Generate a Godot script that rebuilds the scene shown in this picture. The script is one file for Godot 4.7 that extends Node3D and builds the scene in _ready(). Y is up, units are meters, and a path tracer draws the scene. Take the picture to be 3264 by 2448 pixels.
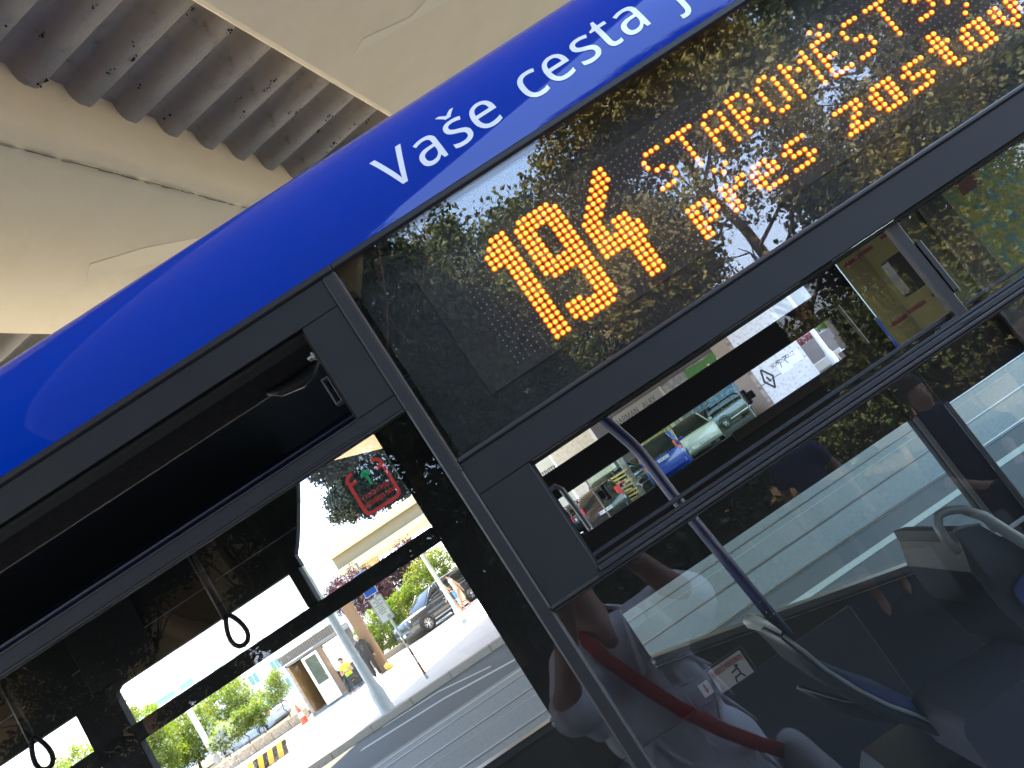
extends Node3D
# A city bus standing under a concrete bridge, seen close from the kerb with the camera rolled. The camera stands at (0, 1.85, 0); the road is y = 0.

const TILT := -2.0
var M := {}
var taken := {}
var bus: Node3D
var BX: Transform3D      # bus frame -> world
var FONT: Font
var FONTB: Font

# ---------------------------------------------------------------- helpers
func lin(r: float, g: float, b: float) -> Color:
	return Color(r, g, b).linear_to_srgb()

func mat(c: Color, rough := 0.6, metal := 0.0) -> StandardMaterial3D:
	var m := StandardMaterial3D.new()
	m.albedo_color = c
	m.roughness = rough
	m.metallic = metal
	return m

func noise_tex(freq: float, cols: Array, offs: Array, seed_: int, size := 512, oct := 5, type := FastNoiseLite.TYPE_SIMPLEX_SMOOTH) -> NoiseTexture2D:
	var n := FastNoiseLite.new()
	n.seed = seed_
	n.frequency = freq
	n.noise_type = type
	n.fractal_octaves = oct
	n.fractal_gain = 0.6
	var t := NoiseTexture2D.new()
	t.width = size; t.height = size
	t.seamless = true
	t.noise = n
	if cols.size():
		var g := Gradient.new()
		var cc := PackedColorArray()
		for c in cols: cc.append(c)
		g.offsets = PackedFloat32Array(offs)
		g.colors = cc
		t.color_ramp = g
	return t

func noisy(freq: float, cols: Array, offs: Array, seed_: int, scale: float, rough := 0.85, bump := 0.0, world := true) -> StandardMaterial3D:
	var m := StandardMaterial3D.new()
	m.albedo_color = Color.WHITE
	m.albedo_texture = noise_tex(freq, cols, offs, seed_)
	m.roughness = rough
	m.uv1_triplanar = true
	m.uv1_world_triplanar = world
	m.uv1_scale = Vector3.ONE * scale
	if bump > 0.0:
		var nt := noise_tex(0.05, [], [], seed_ + 7, 512, 5)
		nt.as_normal_map = true
		nt.bump_strength = bump
		m.normal_enabled = true
		m.normal_texture = nt
	return m

func pane_mat(c: Color, a: float) -> StandardMaterial3D:
	var m := mat(Color(c.r, c.g, c.b, a), 0.0)
	m.transparency = BaseMaterial3D.TRANSPARENCY_ALPHA
	m.metallic_specular = 0.5
	return m

# a thick coloured pane
func slab_mat(c: Color) -> StandardMaterial3D:
	var m := mat(Color(c.r, c.g, c.b, 0.0), 0.0)
	m.refraction_enabled = true
	m.refraction_scale = 0.05
	return m

func glow_mat(c: Color, e: float) -> StandardMaterial3D:
	var m := mat(c, 0.5)
	m.emission_enabled = true
	m.emission = c
	m.emission_energy_multiplier = e
	return m

func numbered(n: String) -> String:
	if not taken.has(n):
		taken[n] = 0
		return n
	taken[n] += 1
	return "%s_%03d" % [n, taken[n]]

func mb(smooth := false) -> SurfaceTool:
	var st := SurfaceTool.new()
	st.begin(Mesh.PRIMITIVE_TRIANGLES)
	st.set_smooth_group(0 if smooth else -1)
	return st

# corners given counter-clockwise as seen from the front
func tri(st: SurfaceTool, a: Vector3, b: Vector3, c: Vector3) -> void:
	st.add_vertex(a); st.add_vertex(c); st.add_vertex(b)

func quad(st: SurfaceTool, a: Vector3, b: Vector3, c: Vector3, d: Vector3) -> void:
	tri(st, a, b, c); tri(st, a, c, d)

func box(st: SurfaceTool, c: Vector3, s: Vector3, b := Basis.IDENTITY) -> void:
	var h := s * 0.5
	var p := []
	for k in 8:
		p.append(c + b * Vector3(h.x if k & 1 else -h.x, h.y if k & 2 else -h.y, h.z if k & 4 else -h.z))
	quad(st, p[4], p[5], p[7], p[6])
	quad(st, p[1], p[0], p[2], p[3])
	quad(st, p[5], p[1], p[3], p[7])
	quad(st, p[0], p[4], p[6], p[2])
	quad(st, p[6], p[7], p[3], p[2])
	quad(st, p[0], p[1], p[5], p[4])

# box with its edges cut off
func cbox(st: SurfaceTool, c: Vector3, s: Vector3, e: float, b := Basis.IDENTITY) -> void:
	var h := s * 0.5
	e = minf(e, minf(h.x, minf(h.y, h.z)) * 0.95)
	var P := func(ax: int, sx: float, sy: float, sz: float) -> Vector3:
		var v := Vector3(sx * h.x, sy * h.y, sz * h.z)
		for k in 3:
			if k != ax: v[k] -= signf(v[k]) * e
		return c + b * v
	for ax in 3:
		var u := (ax + 1) % 3
		var w := (ax + 2) % 3
		for s0 in [-1.0, 1.0]:
			var q := []
			for t in [[-1.0, -1.0], [1.0, -1.0], [1.0, 1.0], [-1.0, 1.0]]:
				var sg := Vector3.ZERO
				sg[ax] = s0; sg[u] = t[0]; sg[w] = t[1]
				q.append(P.call(ax, sg.x, sg.y, sg.z))
			if s0 > 0: quad(st, q[0], q[1], q[2], q[3])
			else: quad(st, q[3], q[2], q[1], q[0])
		for su in [-1.0, 1.0]:
			for sw in [-1.0, 1.0]:
				var q2 := []
				for f in [[u, -1.0], [u, 1.0], [w, 1.0], [w, -1.0]]:
					var sg := Vector3.ZERO
					sg[ax] = f[1]; sg[u] = su; sg[w] = sw
					q2.append(P.call(f[0], sg.x, sg.y, sg.z))
				if su * sw > 0: quad(st, q2[0], q2[1], q2[2], q2[3])
				else: quad(st, q2[3], q2[2], q2[1], q2[0])
	for sx in [-1.0, 1.0]:
		for sy in [-1.0, 1.0]:
			for sz in [-1.0, 1.0]:
				var a: Vector3 = P.call(0, sx, sy, sz)
				var d: Vector3 = P.call(1, sx, sy, sz)
				var f: Vector3 = P.call(2, sx, sy, sz)
				if sx * sy * sz > 0: tri(st, a, d, f)
				else: tri(st, a, f, d)

func rng3(st: SurfaceTool, x0: float, x1: float, y0: float, y1: float, z0: float, z1: float, e := 0.0) -> void:
	var c := Vector3(x0 + x1, y0 + y1, z0 + z1) * 0.5
	var s := Vector3(absf(x1 - x0), absf(y1 - y0), absf(z1 - z0))
	if e > 0.0: cbox(st, c, s, e)
	else: box(st, c, s)

# polygon in the xy plane, pulled from z0 to z1
func prism(st: SurfaceTool, poly: PackedVector2Array, z0: float, z1: float, xf := Transform3D.IDENTITY) -> void:
	if Geometry2D.is_polygon_clockwise(poly) == false:
		pass
	var area := 0.0
	for i in poly.size():
		var j := (i + 1) % poly.size()
		area += poly[i].x * poly[j].y - poly[j].x * poly[i].y
	if area < 0: poly.reverse()
	var idx := Geometry2D.triangulate_polygon(poly)
	for i in range(0, idx.size(), 3):
		var a := poly[idx[i]]; var b := poly[idx[i + 1]]; var c := poly[idx[i + 2]]
		if (b - a).cross(c - a) < 0:
			var t := b; b = c; c = t
		tri(st, xf * Vector3(a.x, a.y, z1), xf * Vector3(b.x, b.y, z1), xf * Vector3(c.x, c.y, z1))
		tri(st, xf * Vector3(a.x, a.y, z0), xf * Vector3(c.x, c.y, z0), xf * Vector3(b.x, b.y, z0))
	for i in poly.size():
		var a := poly[i]; var b := poly[(i + 1) % poly.size()]
		quad(st, xf * Vector3(a.x, a.y, z0), xf * Vector3(b.x, b.y, z0), xf * Vector3(b.x, b.y, z1), xf * Vector3(a.x, a.y, z1))

func tube(st: SurfaceTool, pts: Array, r, seg := 8, caps := true) -> void:
	var n := pts.size()
	var rings := []
	var up := Vector3.UP
	for i in n:
		var d: Vector3 = (pts[mini(i + 1, n - 1)] - pts[maxi(i - 1, 0)]).normalized()
		if i == 0 and absf(d.dot(up)) > 0.9: up = Vector3.RIGHT
		var sx := d.cross(up).normalized()
		var sy := sx.cross(d).normalized()
		up = sy
		var rr: float = r[i] if r is Array else r
		var ring := []
		for k in seg:
			var a := TAU * k / seg
			ring.append(pts[i] + sx * cos(a) * rr + sy * sin(a) * rr)
		rings.append(ring)
	for i in n - 1:
		for k in seg:
			var k2 := (k + 1) % seg
			quad(st, rings[i][k2], rings[i][k], rings[i + 1][k], rings[i + 1][k2])
	if caps:
		for k in range(1, seg - 1):
			tri(st, rings[0][0], rings[0][k], rings[0][k + 1])
			tri(st, rings[n - 1][0], rings[n - 1][k + 1], rings[n - 1][k])

# profile of (radius, height) turned about y
func lathe(st: SurfaceTool, prof: Array, seg: int, xf := Transform3D.IDENTITY) -> void:
	for i in prof.size() - 1:
		for k in seg:
			var a0 := TAU * k / seg
			var a1 := TAU * (k + 1) / seg
			var p: Vector2 = prof[i]; var q: Vector2 = prof[i + 1]
			var v0 := xf * Vector3(p.x * cos(a0), p.y, p.x * sin(a0))
			var v1 := xf * Vector3(p.x * cos(a1), p.y, p.x * sin(a1))
			var v2 := xf * Vector3(q.x * cos(a1), q.y, q.x * sin(a1))
			var v3 := xf * Vector3(q.x * cos(a0), q.y, q.x * sin(a0))
			if p.x < 1e-5: tri(st, v0, v3, v2)
			elif q.x < 1e-5: tri(st, v0, v3, v1)
			else: quad(st, v0, v3, v2, v1)

# rings of equally many points joined into a skin
func loft(st: SurfaceTool, rings: Array, closed := true, cap := true) -> void:
	var m: int = rings[0].size()
	for i in rings.size() - 1:
		for k in (m if closed else m - 1):
			var k2 := (k + 1) % m
			quad(st, rings[i][k], rings[i][k2], rings[i + 1][k2], rings[i + 1][k])
	if cap:
		for k in range(1, m - 1):
			tri(st, rings[0][0], rings[0][k + 1], rings[0][k])
			tri(st, rings[-1][0], rings[-1][k], rings[-1][k + 1])

func put(st: SurfaceTool, called: String, m: Material, parent: Node = self) -> MeshInstance3D:
	st.generate_normals()
	st.set_material(m)
	var o := MeshInstance3D.new()
	o.mesh = st.commit()
	o.name = numbered(called) if parent == self else called
	parent.add_child(o, true)
	return o

func put_mesh(mesh: Mesh, called: String, m: Material, parent: Node, xf := Transform3D.IDENTITY) -> MeshInstance3D:
	var o := MeshInstance3D.new()
	o.mesh = mesh
	o.material_override = m
	o.transform = xf
	o.name = numbered(called) if parent == self else called
	parent.add_child(o, true)
	return o

func tag(o: Node, label: String, category := "", group := "") -> Node:
	o.set_meta("label", label)
	if category: o.set_meta("category", category)
	if group: o.set_meta("group", group)
	return o

func thing(called: String, label: String, category: String, at := Vector3.ZERO, turn := 0.0, group := "") -> Node3D:
	var o := Node3D.new()
	o.name = numbered(called)
	add_child(o)
	o.position = at
	o.rotation.y = turn
	tag(o, label, category, group)
	return o

func ground_kind(o: Node) -> Node:
	o.set_meta("kind", "structure")
	return o

func stuff(o: Node) -> Node:
	o.set_meta("kind", "stuff")
	return o

func az(deg: float, d: float, y: float) -> Vector3:   # a point seen deg to the right of -z, d metres away along z
	return Vector3(d * tan(deg_to_rad(deg)), y, -d)

func words(text: String, high: float, font: Font, m: Material, called: String, parent: Node, xf: Transform3D, deep := 0.002, wide := 0.0) -> MeshInstance3D:
	var t := TextMesh.new()
	t.font = font
	t.text = text
	t.font_size = 48
	t.pixel_size = high / 48.0
	t.depth = deep
	t.curve_step = 1.0
	if wide > 0.0:
		var w := t.get_aabb().size.x
		if w > 0.0: xf = xf * Transform3D(Basis.from_scale(Vector3(wide / w, 1, 1)), Vector3.ZERO)
	return put_mesh(t, called, m, parent, xf)

# ---------------------------------------------------------------- skins from joined capsules (surface nets)
func skin(st: SurfaceTool, bones: Array, cell: float, k: float, off := Vector3.ZERO) -> void:
	var lo := Vector3.ONE * 1e9
	var hi := -lo
	for b in bones:
		for e in 2:
			var r: float = b[2 + e] + cell * 2.5
			lo = lo.min(b[e] - Vector3.ONE * r)
			hi = hi.max(b[e] + Vector3.ONE * r)
	var nx := int((hi.x - lo.x) / cell) + 2
	var ny := int((hi.y - lo.y) / cell) + 2
	var nz := int((hi.z - lo.z) / cell) + 2
	var g := PackedFloat32Array()
	g.resize(nx * ny * nz)
	g.fill(1.0)
	for b in bones:
		var a: Vector3 = b[0]; var c: Vector3 = b[1]; var ra: float = b[2]; var rb: float = b[3]
		var sq: Vector3 = b[4] if b.size() > 4 else Vector3.ONE
		var pad := maxf(ra, rb) * maxf(sq.x, maxf(sq.y, sq.z)) + k + cell * 2.0
		var i0 := ((a.min(c) - Vector3.ONE * pad - lo) / cell).floor()
		var i1 := ((a.max(c) + Vector3.ONE * pad - lo) / cell).ceil()
		var ac := (c - a) / sq
		var l2 := maxf(ac.length_squared(), 1e-9)
		for z in range(maxi(0, int(i0.z)), mini(nz - 1, int(i1.z)) + 1):
			for y in range(maxi(0, int(i0.y)), mini(ny - 1, int(i1.y)) + 1):
				var row := (z * ny + y) * nx
				for x in range(maxi(0, int(i0.x)), mini(nx - 1, int(i1.x)) + 1):
					var p := (lo + Vector3(x, y, z) * cell - a) / sq
					var t := clampf(p.dot(ac) / l2, 0.0, 1.0)
					var d := (p - ac * t).length() - lerpf(ra, rb, t)
					var o := g[row + x]
					var h := maxf(k - absf(o - d), 0.0) / k
					g[row + x] = minf(o, d) - h * h * k * 0.25
	var vid := PackedInt32Array()
	vid.resize(nx * ny * nz)
	vid.fill(-1)
	var vs := PackedVector3Array()
	var step := [0, 1, nx, nx + 1, nx * ny, nx * ny + 1, nx * ny + nx, nx * ny + nx + 1]
	var ed := [[0, 1], [2, 3], [4, 5], [6, 7], [0, 2], [1, 3], [4, 6], [5, 7], [0, 4], [1, 5], [2, 6], [3, 7]]
	for z in nz - 1:
		for y in ny - 1:
			for x in nx - 1:
				var i := (z * ny + y) * nx + x
				var s0 := 0
				for q in 8:
					if g[i + step[q]] < 0.0: s0 += 1
				if s0 == 0 or s0 == 8: continue
				var sum := Vector3.ZERO
				var cnt := 0
				for e in ed:
					var va := g[i + step[e[0]]]; var vb := g[i + step[e[1]]]
					if (va < 0.0) != (vb < 0.0):
						var t := va / (va - vb)
						var pa := Vector3(e[0] & 1, (e[0] >> 1) & 1, (e[0] >> 2) & 1)
						var pb := Vector3(e[1] & 1, (e[1] >> 1) & 1, (e[1] >> 2) & 1)
						sum += pa.lerp(pb, t); cnt += 1
				vid[i] = vs.size()
				vs.append(off + lo + (Vector3(x, y, z) + sum / cnt) * cell)
	for z in range(1, nz - 1):
		for y in range(1, ny - 1):
			for x in range(1, nx - 1):
				var i := (z * ny + y) * nx + x
				var inside := g[i] < 0.0
				if inside != (g[i + 1] < 0.0):
					_nq(st, vs, vid, i - nx - nx * ny, i - nx * ny, i, i - nx, inside)
				if inside != (g[i + nx] < 0.0):
					_nq(st, vs, vid, i - 1 - nx * ny, i - 1, i, i - nx * ny, inside)
				if inside != (g[i + nx * ny] < 0.0):
					_nq(st, vs, vid, i - 1 - nx, i - nx, i, i - 1, inside)

func _nq(st: SurfaceTool, vs: PackedVector3Array, vid: PackedInt32Array, a: int, b: int, c: int, d: int, fwd: bool) -> void:
	if vid[a] < 0 or vid[b] < 0 or vid[c] < 0 or vid[d] < 0: return
	if fwd: quad(st, vs[vid[a]], vs[vid[b]], vs[vid[c]], vs[vid[d]])
	else: quad(st, vs[vid[d]], vs[vid[c]], vs[vid[b]], vs[vid[a]])

# ---------------------------------------------------------------- the scene
func _ready() -> void:
	# camera, sky, sun, exposure
	var local_cam := Vector3(-0.18456, 1.85, 1.20169)
	var bb := Basis(Vector3.RIGHT, deg_to_rad(TILT))
	var cam := Camera3D.new()
	cam.name = "camera"
	add_child(cam)
	cam.fov = 48.23
	cam.near = 0.004
	cam.far = 900.0
	var cb := Basis(bb * Vector3(0.83335, -0.54893, -0.06490), bb * Vector3(0.55137, 0.81721, 0.16781), bb * Vector3(-0.03908, -0.17563, 0.98368))
	cam.transform = Transform3D(cb.orthonormalized(), Vector3(0, 1.85, 0))
	cam.current = true
	var we := WorldEnvironment.new()
	we.name = "surroundings"
	var e := Environment.new()
	e.background_mode = Environment.BG_SKY
	var sky := Sky.new()
	var sm := ProceduralSkyMaterial.new()
	sm.sky_top_color = lin(0.36, 0.53, 0.84)
	sm.sky_horizon_color = lin(0.82, 0.85, 0.86)
	sm.sky_curve = 0.10
	sm.ground_bottom_color = lin(0.12, 0.11, 0.10)
	sm.ground_horizon_color = lin(0.45, 0.47, 0.48)
	sm.sky_energy_multiplier = 1.0
	sm.sun_angle_max = 20.0
	sky.sky_material = sm
	e.sky = sky
	e.tonemap_mode = Environment.TONE_MAPPER_LINEAR
	e.tonemap_exposure = 7.4
	e.sdfgi_enabled = true
	e.ssao_enabled = true
	e.ssil_enabled = true
	we.environment = e
	add_child(we)
	var sun := DirectionalLight3D.new()
	sun.name = "sun"
	sun.light_energy = 1.6
	sun.light_color = Color(1.0, 0.93, 0.80)
	sun.light_angular_distance = 0.53
	sun.shadow_enabled = true
	add_child(sun)
	var a := deg_to_rad(-8.0)
	var el := deg_to_rad(52.0)
	var to_sun := Vector3(sin(a) * cos(el), sin(el), -cos(a) * cos(el))
	sun.look_at_from_position(Vector3.ZERO, -to_sun, Vector3.UP)

	FONT = SystemFont.new()
	FONT.font_names = PackedStringArray(["Droid Sans"])
	FONTB = SystemFont.new()
	FONTB.font_names = PackedStringArray(["Droid Sans"])
	FONTB.font_weight = 700
	BX = Transform3D(bb, Vector3(0, 1.85, 0) - bb * local_cam)

	make_materials()
	make_ground()
	make_bridge()
	make_bus()
	make_far_left()
	make_far_right()
	make_near_side()

func make_materials() -> void:
	M.concrete = noisy(0.006, [lin(.82, .67, .455), lin(.86, .71, .49), lin(.87, .72, .505), lin(.84, .69, .47)], [0.0, .45, .6, 1.0], 3, 0.22, 0.9, 0.6)
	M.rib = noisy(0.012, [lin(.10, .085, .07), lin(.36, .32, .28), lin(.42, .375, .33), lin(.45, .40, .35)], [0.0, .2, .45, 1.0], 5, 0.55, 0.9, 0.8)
	M.pier = noisy(0.02, [lin(.30, .28, .25), lin(.60, .58, .54), lin(.70, .68, .64)], [0.0, .33, 1.0], 11, 0.5, 0.9, 0.8)
	M.wall_grey = noisy(0.01, [lin(.20, .19, .17), lin(.34, .32, .29)], [0.2, .8], 12, 0.4, 0.9, 0.6)
	M.asphalt = noisy(0.25, [lin(.016, .018, .016), lin(.036, .040, .036), lin(.085, .092, .085)], [0.15, .55, .95], 21, 1.1, 0.85, 1.5)
	M.tram_bed = noisy(0.05, [lin(.075, .086, .078), lin(.105, .118, .107), lin(.14, .153, .14)], [0.1, .5, .9], 22, 0.5, 0.75, 0.8)
	M.paving = noisy(0.06, [lin(.40, .37, .32), lin(.54, .50, .44), lin(.60, .56, .50)], [0.1, .5, .9], 23, 0.6, 0.9, 0.8)
	M.kerb = noisy(0.08, [lin(.16, .14, .11), lin(.36, .33, .27), lin(.44, .41, .35)], [0.1, .55, .9], 24, 0.9, 0.9, 0.8)
	M.soil = noisy(0.04, [lin(.045, .032, .018), lin(.09, .065, .036), lin(.06, .06, .022)], [0.1, .55, .9], 25, 0.8, 0.95, 1.0)
	M.paint_white = noisy(0.1, [lin(.20, .22, .18), lin(.30, .32, .27)], [0.2, .6], 26, 0.8, 0.8, 0.4)
	M.steel = mat(lin(.50, .52, .53), 0.28, 1.0)
	M.galv = noisy(0.05, [lin(.34, .38, .36), lin(.46, .50, .48)], [0.2, .8], 27, 1.2, 0.5, 0.2)
	M.dark = mat(lin(.012, .012, .014), 0.5)
	M.frame = mat(lin(.020, .019, .021), 0.55)
	M.rubber = mat(lin(.016, .015, .014), 0.6)
	M.white = mat(lin(.78, .78, .76), 0.5)
	M.black_print = mat(lin(.02, .02, .022), 0.7)
	M.bark = noisy(0.06, [lin(.05, .035, .022), lin(.17, .115, .07), lin(.24, .16, .10)], [0.1, .5, .9], 28, 1.5, 0.95, 1.5)
	M.twig = mat(lin(.26, .15, .075), 0.9)
	M.tyre = mat(lin(.015, .015, .016), 0.8)
	M.alloy = mat(lin(.55, .56, .57), 0.35, 0.9)
	M.car_glass = mat(lin(.015, .02, .02), 0.04)
	M.skin = mat(lin(.42, .23, .15), 0.6)
	M.hair = mat(lin(.018, .012, .010), 0.7)

# ---------------------------------------------------------------- ground, road, rails
func flat(called: String, poly: Array, y: float, thick: float, m: Material) -> MeshInstance3D:
	var st := mb()
	var pv := PackedVector2Array()
	for p in poly: pv.append(Vector2(p[0], -p[1]))
	prism(st, pv, y - thick, y, Transform3D(Basis(Vector3.RIGHT, Vector3(0, 0, -1), Vector3.UP), Vector3.ZERO))
	var o := put(st, called, m)
	ground_kind(o)
	return o

func make_ground() -> void:
	flat("ground", [[-500, 500], [500, 500], [500, -600], [-500, -600]], -0.03, 0.2, M.wall_grey)
	flat("road", [[-90, -0.98], [90, -0.98], [90, -18.62], [-90, -18.62]], 0.0, 0.02, M.asphalt)
	tag(get_node("road"), "grey asphalt road beside the bus, with tram tracks")
	flat("tram_track_bed", [[-80, -8.45], [80, -8.45], [80, -14.2], [-80, -14.2]], 0.004, 0.004, M.tram_bed)
	flat("parking_area", [[-1.0, -18.6], [70, -18.6], [90, -75], [-8, -75]], 0.0, 0.02, M.asphalt)
	# rails: two heads and a groove each
	for zz in [-8.55, -9.95, -11.8, -13.25]:
		var t := thing("tram_rail", {-8.55: "tram rail nearest the bus, beside the white line", -9.95: "second tram rail from the bus, polished bright", -11.8: "third tram rail from the bus, a double line", -13.25: "farthest tram rail, towards the far kerb"}[zz], "tram rail", Vector3(0, 0.004, zz), 0.0, "tram rails in the road")
		var st := mb()
		rng3(st, -80, 80, 0.0, 0.006, -0.030, 0.030)
		put(st, "rail_head", mat(lin(.16, .165, .165), 0.42, 1.0), t)
		st = mb()
		rng3(st, -80, 80, 0.0, 0.003, 0.030, 0.072)
		put(st, "groove", mat(lin(.012, .012, .012), 0.9), t)
		st = mb()
		rng3(st, -80, 80, 0.0, 0.006, 0.072, 0.092)
		put(st, "guard_lip", mat(lin(.16, .16, .15), 0.5, 0.8), t)
	var lane := flat("lane_marking", [[-80, -7.50], [80, -7.58], [80, -7.79], [-80, -7.71]], 0.004, 0.003, M.paint_white)
	tag(lane, "broad white line painted along the asphalt before the rails")
	flat("edge_marking", [[-80, -13.72], [2, -13.80], [2, -13.92], [-80, -13.84]], 0.008, 0.003, M.paint_white)
	flat("thin_marking", [[-80, -11.10], [80, -11.22], [80, -11.25], [-80, -11.13]], 0.008, 0.003, M.paint_white)
	flat("arrow_marking", [[-5.6, -16.9], [-3.6, -16.3], [-2.0, -15.2], [-2.0, -15.38], [-3.6, -16.5], [-5.6, -17.1]], 0.004, 0.003, M.paint_white)
	flat("arrow_marking", [[-5.4, -18.2], [-4.0, -17.9], [-2.6, -16.4], [-2.6, -16.55], [-4.0, -18.05], [-5.4, -18.35]], 0.004, 0.003, M.paint_white)
	# the far pavement with its kerb stones
	var pav := flat("pavement", [[-90, -18.78], [-1.2, -18.78], [-1.6, -24], [-3.2, -40], [-6, -90], [-90, -90]], 0.15, 0.2, M.paving)
	tag(pav, "pale pavement across the road, half in bright sun")
	var seed_ := RandomNumberGenerator.new()
	seed_.seed = 4
	var variants := []
	for v in 4:
		var st := mb()
		cbox(st, Vector3.ZERO, Vector3(0.985, 0.32, 0.2 + 0.004 * v), 0.018)
		st.generate_normals(); st.set_material(M.kerb)
		variants.append(st.commit())
	for i in 26:
		var o := MeshInstance3D.new()
		o.mesh = variants[i % 4]
		o.name = "kerb_stone"
		pav.add_child(o, true)
		o.position = Vector3(-26.0 + i * 0.99, 0.0 + seed_.randf_range(-.004, .004), -18.69 + seed_.randf_range(-.008, .008))
		o.rotation.y = seed_.randf_range(-.006, .006)
	# light slabs at the edge of the pavement
	var slabs := flat("slab_strip", [[-3.9, -21.5], [-1.55, -20.4], [-1.5, -19.0], [-3.15, -18.85]], 0.156, 0.006, noisy(0.03, [lin(.40, .36, .33), lin(.58, .53, .49)], [0.2, .8], 31, 0.9, 0.9, 0.6))
	tag(slabs, "pale pinkish stone slabs along the far kerb")
	# near side: pavement, bank and the park behind the camera
	var near := flat("near_pavement", [[-90, 5.4], [90, 5.4], [90, -0.98], [-90, -0.98]], 0.2, 0.22, noisy(0.2, [lin(.03, .03, .029), lin(.055, .054, .052), lin(.08, .079, .074)], [0.1, .5, .9], 29, 1.0))
	tag(near, "grey pavement of the bus stop behind the camera")
	var st2 := mb(true)
	var prof := [Vector2(5.4, 0.2), Vector2(7.0, 0.34), Vector2(10.0, 0.75), Vector2(14.0, 1.25), Vector2(18.0, 1.5), Vector2(24.0, 1.55), Vector2(90.0, 1.7)]
	var hill := FastNoiseLite.new()
	hill.seed = 9; hill.frequency = 0.25
	var cols := 90
	for i in prof.size() - 1:
		for j in cols:
			var q := []
			for c in [[i, j], [i, j + 1], [i + 1, j + 1], [i + 1, j]]:
				var pp: Vector2 = prof[c[0]]
				var xx: float = -45.0 + c[1]
				q.append(Vector3(xx, pp.y + (hill.get_noise_2d(xx, pp.x) * 0.12 if c[0] > 0 else 0.0), pp.x))
			quad(st2, q[0], q[3], q[2], q[1])
	var bank := put(st2, "grass_bank", M.soil)
	ground_kind(bank)
	tag(bank, "brown worn grass bank rising behind the bus stop")

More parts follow.
